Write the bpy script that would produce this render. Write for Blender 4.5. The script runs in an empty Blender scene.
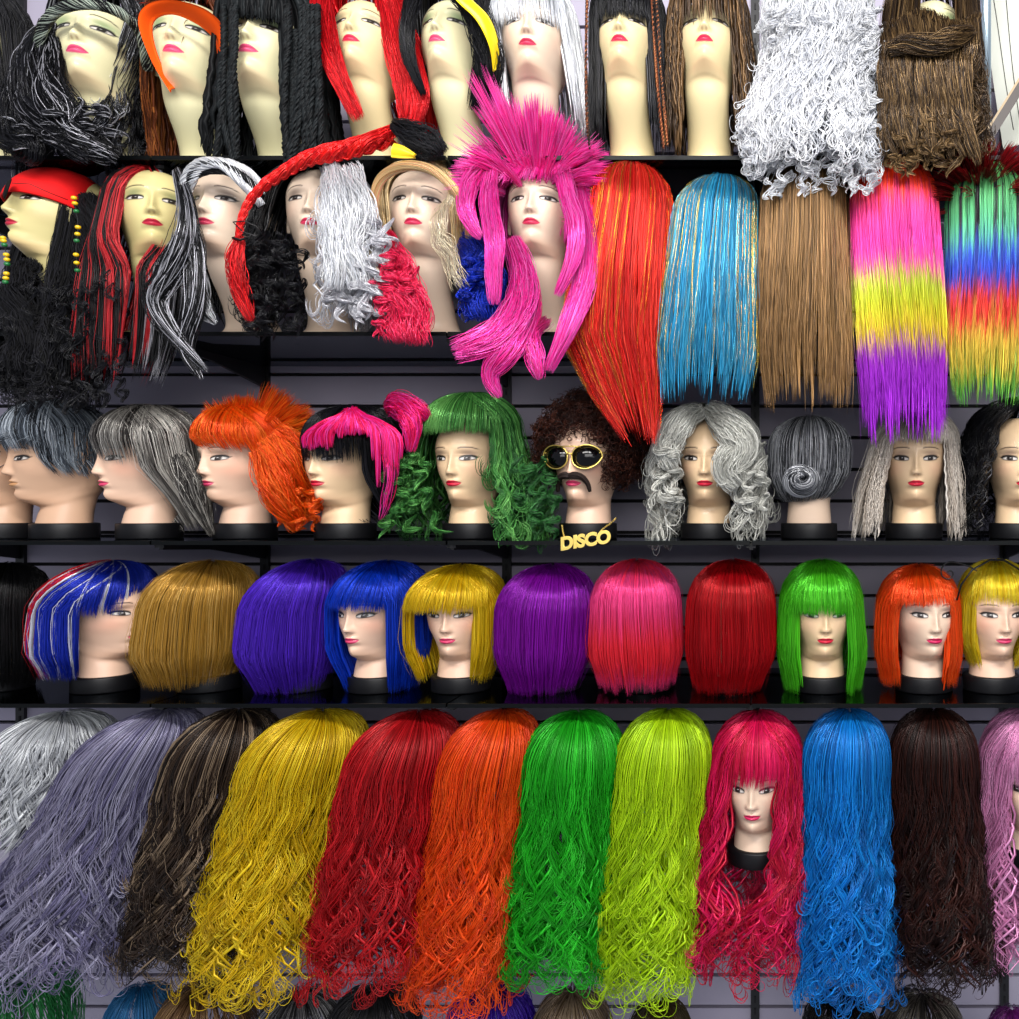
import bpy, math
import numpy as np
rng = np.random.default_rng(7)
F, CX, CY = 880.0, 775.0, 505.0
PI = math.pi
COL = bpy.context.scene.collection

def lin(h):
    if not isinstance(h, str): return tuple(h)
    h = h.lstrip('#'); v = [int(h[i:i+2], 16)/255 for i in (0, 2, 4)]
    return tuple(c/12.92 if c <= .04045 else ((c+.055)/1.055)**2.4 for c in v)
def X(px, Y): return (px-CX)/F*Y
def Z(py, Y): return (CY-py)/F*Y
def g(v, s): return np.exp(-(v/s)**2/2)
def sstep(a, b, x):
    t = np.clip((x-a)/(b-a), 0, 1); return t*t*(3-2*t)

# ------------------------------------------------------------ materials
def mat(name, color=(.5,.5,.5), rough=.5, spec=.5, metal=0, attr=False, coat=0, alpha=None, tint=None, noise=None):
    m = bpy.data.materials.new(name); m.use_nodes = True
    nt = m.node_tree; b = nt.nodes['Principled BSDF']
    b.inputs['Roughness'].default_value = rough
    b.inputs['Specular IOR Level'].default_value = spec
    b.inputs['Metallic'].default_value = metal
    b.inputs['Coat Weight'].default_value = coat
    b.inputs['Base Color'].default_value = (*lin(color), 1)
    if attr:
        a = nt.nodes.new('ShaderNodeAttribute'); a.attribute_name = 'Col'
        nt.links.new(a.outputs['Color'], b.inputs['Base Color'])
    if noise:
        n = nt.nodes.new('ShaderNodeTexNoise'); n.inputs['Scale'].default_value = noise[0]; n.inputs['Detail'].default_value = 6
        tc = nt.nodes.new('ShaderNodeTexCoord'); nt.links.new(tc.outputs['Object'], n.inputs['Vector'])
        r = nt.nodes.new('ShaderNodeValToRGB')
        r.color_ramp.elements[0].color = (*lin(noise[1]), 1); r.color_ramp.elements[1].color = (*lin(noise[2]), 1)
        nt.links.new(n.outputs['Fac'], r.inputs['Fac']); nt.links.new(r.outputs['Color'], b.inputs['Base Color'])
    return m
def hairmat(name, rough, spec, tintmix, transl=.18, metal=0):
    """fibres: dyed colour from the strand colour attribute, highlight tinted by the dye"""
    m = mat(name, rough=rough, spec=spec, attr=True, metal=metal)
    nt = m.node_tree; b = nt.nodes['Principled BSDF']; a = [n for n in nt.nodes if n.type == 'ATTRIBUTE'][0]
    mx = nt.nodes.new('ShaderNodeMix'); mx.data_type = 'RGBA'; mx.inputs[0].default_value = tintmix
    mx.inputs[6].default_value = (1, 1, 1, 1)
    br = nt.nodes.new('ShaderNodeVectorMath'); br.operation = 'SCALE'; br.inputs['Scale'].default_value = 2.2
    nt.links.new(a.outputs['Color'], br.inputs[0]); nt.links.new(br.outputs[0], mx.inputs[7])
    nt.links.new(mx.outputs[2], b.inputs['Specular Tint'])
    if transl:
        t = nt.nodes.new('ShaderNodeBsdfTranslucent'); ms = nt.nodes.new('ShaderNodeMixShader'); ms.inputs[0].default_value = transl
        nt.links.new(a.outputs['Color'], t.inputs['Color'])
        nt.links.new(b.outputs[0], ms.inputs[1]); nt.links.new(t.outputs[0], ms.inputs[2])
        nt.links.new(ms.outputs[0], nt.nodes['Material Output'].inputs['Surface'])
    return m
M = {}
M['hair'] = hairmat('synthetic_hair', .38, 1.0, .5, metal=.25)
M['gloss'] = hairmat('glossy_synthetic_hair', .28, 1.0, .4, metal=.45)
M['matte'] = hairmat('matte_hair', .6, .3, .3)
M['tinsel'] = mat('metallic_tinsel', rough=.25, metal=1, attr=True)
M['skin'] = mat('painted_mannequin_skin', rough=.42, spec=.45, attr=True, coat=.08)
M['black'] = mat('black_plastic', '#0b0b0e', .45, .3)
M['steel'] = mat('black_steel', '#0c0c0f', .45, .5)
M['wall'] = mat('lavender_slatwall', '#a49eb0', .5, .4, noise=(3, '#a09aae', '#aca6b6'))
M['groove'] = mat('dark_groove', '#120f12', .6, .3)
M['gold'] = mat('gold_plate', '#ffe07a', .35, .5, metal=1)
M['lens'] = mat('dark_lens', '#020203', .12, .35, coat=0)

# ------------------------------------------------------------ mesh + tagging
def mesh_obj(name, V, Fq, m, parent=None, colors=None, smooth=True, loc=None):
    V = np.asarray(V, np.float32).reshape(-1, 3)
    me = bpy.data.meshes.new(name)
    if isinstance(Fq, np.ndarray):
        n, k = Fq.shape
        me.vertices.add(len(V)); me.vertices.foreach_set('co', V.ravel())
        me.loops.add(n*k); me.loops.foreach_set('vertex_index', Fq.astype(np.int32).ravel())
        me.polygons.add(n); me.polygons.foreach_set('loop_start', np.arange(0, n*k, k, dtype=np.int32))
        me.polygons.foreach_set('loop_total', np.full(n, k, np.int32))
        me.update(calc_edges=True)
    else:
        me.from_pydata([tuple(map(float, v)) for v in V], [], Fq); me.update()
    me.polygons.foreach_set('use_smooth', np.full(len(me.polygons), bool(smooth)))
    if colors is not None:
        a = me.color_attributes.new('Col', 'FLOAT_COLOR', 'POINT')
        c = np.ones((len(V), 4), np.float32); c[:, :3] = np.asarray(colors).reshape(-1, 3)
        a.data.foreach_set('color', c.ravel())
    me.materials.append(m)
    o = bpy.data.objects.new(name, me); COL.objects.link(o)
    if parent is not None: o.parent = parent
    if loc is not None: o.location = loc
    return o
def tag(o, label, cat, group=None, kind=None):
    if label: o['label'] = label
    if cat: o['category'] = cat
    if group: o['group'] = group
    if kind: o['kind'] = kind
    return o
def empty(name, loc, rz=0):
    o = bpy.data.objects.new(name, None); COL.objects.link(o); o.location = loc; o.rotation_euler = (0, 0, rz); o.empty_display_size = .02
    return o
class MB:
    """collects plain shapes into one mesh"""
    def __init__(s): s.v = []; s.f = []; s.n = 0
    def add(s, V, Fs):
        V = np.asarray(V, float).reshape(-1, 3); s.v.append(V)
        for f in Fs: s.f.append([int(i)+s.n for i in f])
        s.n += len(V); return s
    def box(s, c, d, rot=None, bev=0):
        x, y, z = np.array(d)/2
        V = np.array([[-x,-y,-z],[x,-y,-z],[x,y,-z],[-x,y,-z],[-x,-y,z],[x,-y,z],[x,y,z],[-x,y,z]])
        if rot is not None: V = V @ np.array(rot).T
        return s.add(V+np.array(c), [[0,3,2,1],[4,5,6,7],[0,1,5,4],[1,2,6,5],[2,3,7,6],[3,0,4,7]])
    def lathe(s, prof, n=40, c=(0,0,0), sy=1):
        t = np.linspace(0, 2*PI, n, endpoint=False); V = []
        for r, z in prof: V += [[c[0]+r*math.cos(a), c[1]+sy*r*math.sin(a), c[2]+z] for a in t]
        Fs = []
        for i in range(len(prof)-1):
            for j in range(n):
                k = (j+1) % n; Fs.append([i*n+j, i*n+k, (i+1)*n+k, (i+1)*n+j])
        Fs.append(list(range(n))[::-1]); Fs.append([(len(prof)-1)*n+j for j in range(n)])
        return s.add(V, Fs)
    def tube(s, pts, r, n=8, closed=False):
        P = np.asarray(pts, float); K = len(P)
        T = np.gradient(P, axis=0)
        if closed: T = np.roll(P, -1, 0)-np.roll(P, 1, 0)
        T /= np.linalg.norm(T, axis=1)[:, None]+1e-9
        ref = np.array([.13, .31, .94]); A = np.cross(T, ref); A /= np.linalg.norm(A, axis=1)[:, None]+1e-9; B = np.cross(T, A)
        r = np.broadcast_to(np.asarray(r, float), (K,))
        V = []
        for i in range(K):
            for j in range(n):
                a = 2*PI*j/n; V.append(P[i]+r[i]*(math.cos(a)*A[i]+math.sin(a)*B[i]))
        Fs = []
        for i in range(K if closed else K-1):
            i2 = (i+1) % K
            for j in range(n):
                k = (j+1) % n; Fs.append([i*n+j, i*n+k, i2*n+k, i2*n+j])
        if not closed: Fs.append(list(range(n))[::-1]); Fs.append([(K-1)*n+j for j in range(n)])
        return s.add(V, Fs)
    def build(s, name, m, parent=None, smooth=True, loc=None):
        return mesh_obj(name, np.concatenate(s.v), s.f, m, parent, smooth=smooth, loc=loc)

# ------------------------------------------------------------ mannequin head
def catmull(T, U):
    T = np.asarray(T, float); n = len(T); out = []
    for u in U:
        i = min(int(u), n-2); t = u-i
        p0, p1, p2, p3 = T[max(i-1, 0)], T[i], T[i+1], T[min(i+2, n-1)]
        out.append(.5*((2*p1)+(-p0+p2)*t+(2*p0-5*p1+4*p2-p3)*t*t+(-p0+3*p1-3*p2+p3)*t**3))
    return np.array(out)
FACE = [(-1.7,0.6,-4.2,0.8,6.2,4.75,2),(-1.0,2.0,-5.5,1.5,7.0,4.95,1.85),(-0.35,3.0,-6.9,2.1,7.5,5.15,1.68),
 (0.15,3.8,-7.8,2.5,7.9,5.4,1.56),(1.0,4.8,-8.25,2.6,8.3,5.7,1.52),(2.2,5.8,-8.5,2.4,8.6,6.05,1.58),(3.7,7.0,-8.8,1.9,9.0,6.38,1.7),
 (5.5,8.2,-9.05,1.2,9.3,6.65,1.9),(7.5,9.5,-9.25,1.0,9.5,6.85,2.05),(9.2,10.6,-9.35,.8,9.6,6.95,2.15),(11.2,12.0,-9.45,.7,9.6,7.05,2.2),
 (13.5,13.6,-9.05,.6,9.4,7.0,2.1),(15.6,15.4,-7.9,.5,8.7,6.5,2.05),(17.4,17.2,-5.9,.6,7.0,5.2,2),(18.7,18.6,-3.5,.7,4.3,3.2,2),(19.2,19.2,-.1,.6,.9,.4,2)]
NECK_S = [(-5.2,-5.2,-5.1,0.2,5.3,5.1,2),(-3.2,-2.6,-4.6,0.4,5.5,4.9,2)]
NECK_B = [(-16.3,-16.3,-7.6,0,7.6,7.8,2),(-16.0,-16.0,-8.0,0,8.0,8.2,2),(-15.5,-15.5,-7.9,0,7.9,8.0,2),(-14.9,-14.9,-6.4,0,6.6,6.6,2),(-13.6,-13.6,-5.4,0,5.6,5.5,2),
          (-11,-11,-4.9,0,5.1,4.9,2),(-7,-6.6,-4.5,.2,4.9,4.6,2),(-4,-3,-4.3,.4,5.3,4.6,2)]
def head_mesh(name, bust, skin, lip, shadow, iris='#1c130f', blush='#e2a68c', bl=.5, pitch=0, long_chin=1.0, short=0):
    neck = NECK_B if bust else NECK_S
    if short: neck = [(a*(1-short/16.3), b*(1-short/16.3))+tuple(r) for a, b, *r in neck]
    T = neck+FACE; nn = len(neck); U = []
    for i in range(len(T)-1):
        k = 3 if i < nn-1 else 4
        if 0 <= i-nn: k = {0:5,1:6,2:7,3:11,4:13,5:17,6:20,7:20,8:18,9:18,10:9,11:6,12:5,13:4,14:3}.get(i-nn, 5)
        U += list(i+np.arange(k)/k)
    U.append(len(T)-1.001)
    R = catmull(T, U); nc = 150
    tau = np.linspace(-PI, PI, nc, endpoint=False); t = tau-.62*np.sin(tau)
    zf, zb, yf, yc, yb, w, p = [R[:, i][:, None] for i in range(7)]
    s, c = np.sin(t)[None], np.cos(t)[None]
    pe = np.where(c > 0, 2/p, 2/2.1)
    x = w*np.sign(s)*np.abs(s)**pe
    y = np.where(c > 0, yc+(yf-yc)*np.abs(c)**pe, yc+(yb-yc)*np.abs(c)**pe)
    z = zf+(zb-zf)*sstep(0, 1, (y-yf)/(yb-yf+1e-6))
    fr = sstep(.0, .45, c)*np.ones_like(x)
    ax = np.abs(x)
    hn = np.interp(z, [4.9,5.25,5.5,5.75,6.2,6.8,7.8,9.0,10.0,11.0], [0,.2,1.0,1.55,1.72,1.45,1.0,.62,.38,.1])
    sx = np.interp(z, [5,6.2,7.2,9,11], [.72,.62,.47,.42,.6])
    Fd = hn*g(x, sx)+.4*g(ax-.78, .3)*g(z-5.95, .42)
    Fd += -.85*g(ax-3.0, 1.25)*g(z-9.3, .85)+.66*g(ax-3.1, 1.05)*g(z-8.95, .5)+.12*g(ax-3.1, 1.3)*g(z-9.7, .14)
    Fd += .2*g(z-11.1, .6)*g(ax-2.8, 1.8)+.25*g(ax-4.2, 1.5)*g(z-7.0, 1.3)
    mm = np.clip(1-(x/1.95)**2, 0, 1)
    Fd += .35*g(x, 2.0)*g(z-3.8, 1.2)+mm*(.42*g(z-4.15, .28)-.32*g(z-3.76, .12))+mm**.8*.5*g(z-3.3, .34)
    Fd += -.1*g(x, .28)*g(z-4.9, .35)+.36*g(x, 1.4)*g(z-1.0, .8)-.28*g(x, 1.3)*g(z-2.35, .4)
    y = y-Fd*fr
    # paint
    C = np.ones(x.shape+(3,))*np.array(lin(skin))
    def mixc(mask, col):
        nonlocal C
        m = np.clip(mask*fr, 0, 1)[..., None]; C = C*(1-m)+np.array(lin(col))*m
    mixc(.7*bl*g(ax-4.5, 1.3)*g(z-6.8, 1.3), blush)
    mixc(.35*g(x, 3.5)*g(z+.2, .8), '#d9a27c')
    if shadow: mixc(.75*g(ax-3.5, 1.3)*g(z-10.2, .55), shadow)
    ex, ez = (ax-3.1), z-9.0-.09*(ax-3.1)
    up = .60*np.sqrt(np.clip(1-(ex/1.6)**2, 0, 1)); lo = -.37*np.sqrt(np.clip(1-(ex/1.6)**2, 0, 1))
    inside = sstep(-.05, .05, up-ez)*sstep(-.05, .05, ez-lo)*(np.abs(ex) < 1.6)
    mixc(inside, '#d9d2cb')
    rr = np.hypot(ex*.95, ez-.05)
    mixc(inside*sstep(.66, .58, rr), iris); mixc(inside*sstep(.13, .05, np.hypot(ex+.12, ez-.2)), '#ffffff')
    band = g(ez-up-.02, .18+.05*np.clip(ex, 0, 1.5))*(np.abs(ex) < 1.65)
    mixc(1.2*band, '#100c0c'); mixc(.85*g(ez-lo, .10)*(np.abs(ex) < 1.5), '#20181a')
    mixc(1.2*g(ez-.05-.45*(ex-1.4), .09)*sstep(1.25, 1.45, ex)*sstep(2.1, 1.7, ex), '#100c0c')
    bz = 11.25+.45*np.sin(np.clip((ax-1.5)/3.9, 0, 1)*PI*.95)-.1*(ax-1.5)
    mixc(1.3*g(z-bz, .095)*sstep(1.3, 1.6, ax)*sstep(5.4, 4.4, ax), '#2c2020')
    lu = 3.78+.6*np.clip(1-(ax/1.75)**1.6, 0, 1)-.14*g(x, .28)+0*x; ll = 3.74-.82*np.sqrt(np.clip(1-(ax/1.72)**2, 0, 1))
    inl = sstep(-.06, .06, lu-z)*sstep(-.06, .06, z-ll)*(ax < 1.8)
    mixc(inl, lip); mixc(.5*inl*g(z-3.76, .07), '#4a0a18')
    mixc(.6*g(ax-.42, .16)*g(z-5.45, .12), '#7a5040')
    z = np.where(z < 3, 3-(3-z)*long_chin, z) if long_chin != 1 else z
    sc = 1.03 if bust else 1.0
    z = np.where(z > 11, 11+(z-11)*.93, z)
    P = np.stack([x, y, z], -1)/100.0
    b = sstep(nn-2.5, nn+.6, np.array(U))[:, None]
    if bust:
        a = math.radians(pitch); Q = P*sc; q = Q.copy()
        q[..., 1] = Q[..., 1]*math.cos(a)+Q[..., 2]*math.sin(a); q[..., 2] = Q[..., 2]*math.cos(a)-Q[..., 1]*math.sin(a)
        lean = .085*(1-sstep(-.155+short/100, .01, P[..., 2]))
        P[..., :] = P*(1-b[..., None])+q*b[..., None]; P[..., 1] += lean
    nr = len(U); V = P.reshape(-1, 3); idx = np.arange(nr*nc).reshape(nr, nc)
    A = idx[:-1]; B = idx[1:]
    Fq = np.stack([A, np.roll(A, -1, 1), np.roll(B, -1, 1), B], -1).reshape(-1, 4)
    # ears: shallow rimmed shells on both sides
    Vs, Fs, Cs = [V], [Fq], [C.reshape(-1, 3)]; off = len(V)
    for sg in (-1, 1):
        na, nb = 20, 7; a = np.linspace(0, 2*PI, na, endpoint=False); e = []
        for k in range(nb):
            f = k/(nb-1); rad = [1.0, 1.02, .95, .85, .7, .45, .05][k]; hgt = [0, .55, .95, .85, .45, .35, .4][k]
            yy = 1.3*rad*np.cos(a)*(.75+.25*np.sin(a)); zz = 2.5*rad*np.sin(a)
            e.append(np.stack([sg*(6.8+hgt*.75+.25*np.maximum(yy, 0)), 1.1+yy+.2*zz/2.5, 8.4+zz], -1))
        e = np.array(e)/100*sc
        if bust:
            q = e.copy(); q[..., 1] = e[..., 1]*math.cos(math.radians(pitch))+e[..., 2]*math.sin(math.radians(pitch))
            q[..., 2] = e[..., 2]*math.cos(math.radians(pitch))-e[..., 1]*math.sin(math.radians(pitch)); e = q
        ii = np.arange(nb*na).reshape(nb, na)+off
        f4 = np.stack([ii[:-1], np.roll(ii[:-1], -1, 1), np.roll(ii[1:], -1, 1), ii[1:]], -1).reshape(-1, 4)
        Vs.append(e.reshape(-1, 3)); Fs.append(f4); Cs.append(np.ones((nb*na, 3))*np.array(lin(skin))); off += nb*na
    o = mesh_obj(name, np.concatenate(Vs), np.concatenate(Fs), M['skin'], colors=np.concatenate(Cs))
    me = o.data; bpy.data.objects.remove(o); return me
# ------------------------------------------------------------ fibres
class Hair:
    """collects strands (N,K,3) with a radius and colour per point, builds one mesh of fine tapering tubes"""
    def __init__(s): s.V = []; s.F = []; s.C = []; s.n = 0
    def add(s, P, r, C, sides=3, taper=True):
        N, K, _ = P.shape; r = np.asarray(r, float)*(RF if np.max(r) < .002 else 1)
        T = np.empty_like(P); T[:, 1:-1] = P[:, 2:]-P[:, :-2]; T[:, 0] = P[:, 1]-P[:, 0]; T[:, -1] = P[:, -1]-P[:, -2]
        T /= np.linalg.norm(T, axis=2, keepdims=True)+1e-9
        ref = np.array([.25, .95, .18]); A = np.cross(T, ref); A /= np.linalg.norm(A, axis=2, keepdims=True)+1e-9; B = np.cross(T, A)
        R = np.broadcast_to(np.asarray(r, float), (N, K)) if np.ndim(r) != 1 else np.broadcast_to(np.asarray(r)[:, None], (N, K))
        if taper:
            tp = np.ones(K); tp[-1] = .12; tp[-2] = .6 if K > 4 else 1; tp[0] = .6; R = R*tp
        V = np.stack([P+R[..., None]*(math.cos(a)*A+math.sin(a)*B) for a in np.arange(sides)*2*PI/sides], 2)
        idx = np.arange(N*K*sides).reshape(N, K, sides)+s.n
        a = idx[:, :-1]; b = idx[:, 1:]
        Fq = np.stack([a, np.roll(a, -1, 2), np.roll(b, -1, 2), b], -1).reshape(-1, 4)
        C = np.broadcast_to(np.asarray(C, float), (N, K, 3)) if np.ndim(C) != 2 else np.broadcast_to(np.asarray(C)[:, None], (N, K, 3))
        s.V.append(V.reshape(-1, 3).astype(np.float32)); s.F.append(Fq.astype(np.int32)); s.C.append(np.repeat(C.reshape(-1, 3), sides, 0).astype(np.float32))
        s.n += N*K*sides; return s
    def build(s, name, m, parent=None, loc=None):
        return mesh_obj(name, np.concatenate(s.V), np.concatenate(s.F), m, parent, colors=np.concatenate(s.C), loc=loc)
DENS, KF, RF = .74, .8, 1.13
def jit(cols, n, amt=.16, w=None, g_=None):
    """n dye colours picked from the list (one pick per group index when given), each a little lighter or darker"""
    cols = np.array([lin(c) for c in ([cols] if isinstance(cols, str) else cols)])
    k = rng.choice(len(cols), n if g_ is None else int(g_.max())+1, p=w)
    if g_ is not None: k = k[g_]
    return cols[k]*(1+amt*rng.normal(size=(n, 1))).clip(.45, 1.7)
def profile(rows, Y, px0, z0, cosk, ky=1.12, dy=0.0, front=0.0, flat=None):
    """rows: (py, width px, centre px) from crown to tips -> local table z, rx, ry, dx, dy. first row is the crown, second the widest level of the skull"""
    out = []
    X0 = X(px0, Y); (pt, _, ct), (pe, we, ce) = rows[0][:3], rows[1][:3]
    zt, ze, re = Z(pt, Y)-z0, Z(pe, Y)-z0, we/2*Y/F*cosk
    for a in np.linspace(0.02, PI/2, 14):
        cxp = X(ct+(ce-ct)*(1-math.cos(a)), Y)-X0
        out.append((ze+(zt-ze)*math.cos(a)**.92, re*math.sin(a)**.88, re*ky*math.sin(a)**.88, cxp, dy))
    n = len(rows)-2
    for i, rw in enumerate(rows[2:]):
        py, w, c = rw[:3]; rx = w/2*Y/F*cosk; fl = flat if flat else 1.0
        t = (i+1)/max(n, 1); k = rw[3] if len(rw) > 3 else ky*(1+(fl-1)*t); fy = rw[4] if len(rw) > 4 else dy-front*t
        out.append((Z(py, Y)-z0, rx, rx*k, X(c, Y)-X0, fy))
    return np.array(out)
def hang(N, prof, zend, phi=(-PI, PI), yaw=0, open_=None, wave=None, curl=0, clump=90, kc=.6, rho=(.84, 1.0), K=18, frizz=.0015, start=.35,
         lenvar=.08, swirl=0, coh=.6, seed=None, ztip_in=0, skip=0, openz=None, radjit=0, part=0, hook=0, closeu=None):
    """strands from the crown over the skull, then falling along the outline table"""
    N = int(N*DENS); z, rx, ry, dx, dyy = prof.T
    u = np.concatenate([[0], np.cumsum(np.hypot(np.diff(z), np.diff(rx)))])
    U0 = u[13]
    cl = rng.integers(0, clump, N); cphi = np.sort(rng.uniform(phi[0], phi[1], clump)); crho = rng.uniform(rho[0], rho[1], clump); clen = 1-lenvar*(2.4 if hook else 1.5)*rng.uniform(0, 1, clump)**(1.3 if hook else 1)
    p0 = rng.uniform(phi[0], phi[1], N); p0 = p0[(np.cos(p0+yaw) > -.2) | (rng.random(N) < .28)]; N = len(p0); K = max(8, int(K*KF))
    order = np.argsort(p0); cl = np.clip((np.argsort(order)*clump/N).astype(int)+rng.integers(-1, 2, N), 0, clump-1)
    r0 = rng.uniform(rho[0], rho[1], N)
    ze = zend(p0) if callable(zend) else np.full(N, zend)
    ue = np.interp(-ze, -z, u)*clen[cl]*rng.uniform(1-min(lenvar, .08 if hook else 1), 1, N) if not isinstance(zend, str) else None
    us = rng.uniform(0, skip+1e-6, N)*U0
    Kh = max(6, int(K*.36)) if hook else 0; s = np.concatenate([np.linspace(0, 1, K-Kh), np.ones(Kh)])[None] if hook else np.linspace(0, 1, K)[None]; uu = us[:, None]+(np.maximum(ue, us+.01)-us)[:, None]*s
    kk = kc*sstep(.25, 1, uu/u[-1])
    ph = p0[:, None]+(cphi[cl]-p0)[:, None]*kk; rh = r0[:, None]+(crho[cl]-r0)[:, None]*kk
    if open_ is not None:   # swept round the face opening
        sg = np.where(p0 >= 0, 1, -1)[:, None]; ph = sg*np.clip(ph*sg, 0, PI); tgt = sg*(open_+np.abs(ph)*(PI-open_)/PI)
        k = sstep(.15 if openz is None else openz, 1.0, uu/U0)
        if closeu is not None: uc = np.interp(-closeu, -z, u); k = k*(1-sstep(uc, uc+.09, uu))
        ph = ph*(1-k)+tgt*k
    ph = ph+swirl*uu/u[-1]
    X_ = np.interp(uu, u, rx)*rh; Y_ = np.interp(uu, u, ry)*rh; zz = np.interp(uu, u, z)-(1-rh)*.06*sstep(1, 0, uu/U0)
    if ztip_in:   # ends turned in
        t = sstep(.72, 1, s)*ztip_in; X_ = X_*(1-t); Y_ = Y_*(1-t)
    th = ph+yaw; sn, cs = np.sin(th), np.cos(th)
    x = X_*sn; y = -Y_*cs
    if wave:
        A, lam = wave; env = sstep(start, min(1, start+.45), uu/u[-1])*A
        q = rng.uniform(0, 1, clump)*(1-coh)+coh*.35*np.sin(cphi*3+rng.uniform(0, 6)); phs = 2*PI*q[cl][:, None]
        w = 2*PI*uu/lam*(1+.12*rng.normal(size=clump)[cl][:, None])+phs+curl*2*PI*sstep(.55, 1, uu/u[-1])**2+rng.normal(size=(N, 1))*.25
        grow = 1+.9*sstep(.45, 1, uu/u[-1])*(curl > 0)
        dr = env*grow*.75*np.sin(w); dt = env*grow*.9*np.cos(w)*np.where(rng.random(clump)[cl][:, None] > .3, 1, -1)
        x = x+dr*sn+dt*cs; y = y-dr*cs+dt*sn*.6; zz = zz+env*grow*.15*np.sin(w+1.2)*(curl > 0)*sstep(.3, .8, uu/u[-1])
    f = frizz*sstep(.2, 1, s)
    for ax_ in range(2):
        d = f*(np.sin(s*rng.uniform(3, 9, (N, 1))+rng.uniform(0, 6.3, (N, 1)))+.5*np.sin(s*rng.uniform(12, 22, (N, 1))+rng.uniform(0, 6.3, (N, 1))))
        if ax_ == 0: x = x+d
        else: y = y+d
    x = x+np.interp(uu, u, dx); y = y+np.interp(uu, u, dyy)
    P = np.stack([x, y, zz], -1)
    if hook:   # loose C shaped curls at the ends
        i0 = K-Kh; t = np.linspace(0, 1, Kh+1)[1:][None]
        side = np.where(rng.random(clump) > .5, 1, -1)[cl][:, None]; Rh = (hook*rng.uniform(.55, 1.25, clump))[cl][:, None]*rng.uniform(.85, 1.15, (N, 1))
        an = t*(PI*rng.uniform(.9, 1.75, clump))[cl][:, None]; az = (rng.normal(size=clump)*.5)[cl][:, None]
        q = P[:, i0-1:i0].copy(); sh = Rh*(1-np.cos(an))*side; shr = 1-.25*t
        P[:, i0:, 0] = q[..., 0]+sh*(cs[:, i0:]*np.cos(az)+sn[:, i0:]*np.sin(az))
        P[:, i0:, 1] = q[..., 1]+sh*.4*(sn[:, i0:])-np.abs(sh)*.25*cs[:, i0:]
        P[:, i0:, 2] = q[..., 2]-Rh*np.sin(an)*1.25-.012*t
        zz = P[..., 2]
    return P, cl, p0, zz
def ropes(guide, N, rad, twist=0, K=24, wave=None, rnd=.6, spread=0, loose=0, flat=1.0):
    """N strands bundled round a guide polyline; rad is the bundle radius along it"""
    G = np.asarray(guide, float); t = np.linspace(0, len(G)-1, K); C = catmull(G, np.minimum(t, len(G)-1.001))
    T = np.gradient(C, axis=0); T /= np.linalg.norm(T, axis=1)[:, None]+1e-9
    ref = np.array([.1, .97, .2]); A = np.cross(T, ref); A /= np.linalg.norm(A, axis=1)[:, None]+1e-9; B = np.cross(T, A)
    R = np.interp(np.linspace(0, 1, K), np.linspace(0, 1, len(np.atleast_1d(rad))), np.atleast_1d(rad)) if np.ndim(rad) else np.full(K, rad)
    a0 = rng.uniform(0, 2*PI, N)[:, None]; q = np.sqrt(rng.uniform(.1, 1, N))[:, None]
    s = np.linspace(0, 1, K)[None]; a = a0+twist*2*PI*s; q = q*(1+spread*s)
    s = s*(1-.24*rng.random((N, 1))**1.5) if loose else s
    fz = loose*R*(np.sin(s*rng.uniform(2, 6, (N, 1))+rng.uniform(0, 6.3, (N, 1)))+.5*np.sin(s*rng.uniform(8, 14, (N, 1))+rng.uniform(0, 6.3, (N, 1))))
    fz2 = loose*R*(np.sin(s*rng.uniform(2, 6, (N, 1))+rng.uniform(0, 6.3, (N, 1))))
    if loose: G2 = np.minimum(s*(K-1), K-1.001); i_ = G2.astype(int); f_ = (G2-i_)[..., None]; C3 = C[i_]*(1-f_)+C[i_+1]*f_; A = A[i_]; B = B[i_]
    dx = q*R*np.cos(a)+fz; dy = (q*R*np.sin(a)+fz2)*flat
    if wave:
        w = 2*PI*s*wave[1]+rng.uniform(0, rnd*6, N)[:, None]; dx = dx+wave[0]*np.sin(w); dy = dy+wave[0]*np.cos(w)
    if loose: return C3+dx[..., None]*A+dy[..., None]*B
    return C[None]+dx[..., None]*A[None]+dy[..., None]*B[None]
def spikes(N, c, rad, d0, spread, L, droop=.3, K=9, lift=0, clump=0, seed=None):
    """strands standing out of the skull ellipsoid around direction d0"""
    d = np.array(d0, float)[None]+rng.normal(size=(max(clump, 1), 3))*spread
    if clump: d = d[rng.integers(0, clump, N)]+rng.normal(size=(N, 3))*spread*.14
    else: d = np.array(d0, float)[None]+rng.normal(size=(N, 3))*spread
    d /= np.linalg.norm(d, axis=1)[:, None]
    root = np.array(c)[None]+d*np.array(rad)[None]*.95; l = (L*rng.uniform(.65, 1.05, N))[:, None, None]
    s = np.linspace(0, 1, K)[None, :, None]; dr = np.zeros((1, 1, 3)); dr[..., 2] = -1
    P = root[:, None]+d[:, None]*s*l+dr*droop*l*s**2+np.array([0, 0, lift])*s*l
    return P+rng.normal(size=(N, 1, 3))*.002*s
WIGS = {}
def new_wig(px, Y, z0, label, group=None, name='wig'):
    o = empty(name, (X(px, Y), Y, z0)); tag(o, label, 'wig', group); return o
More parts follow.
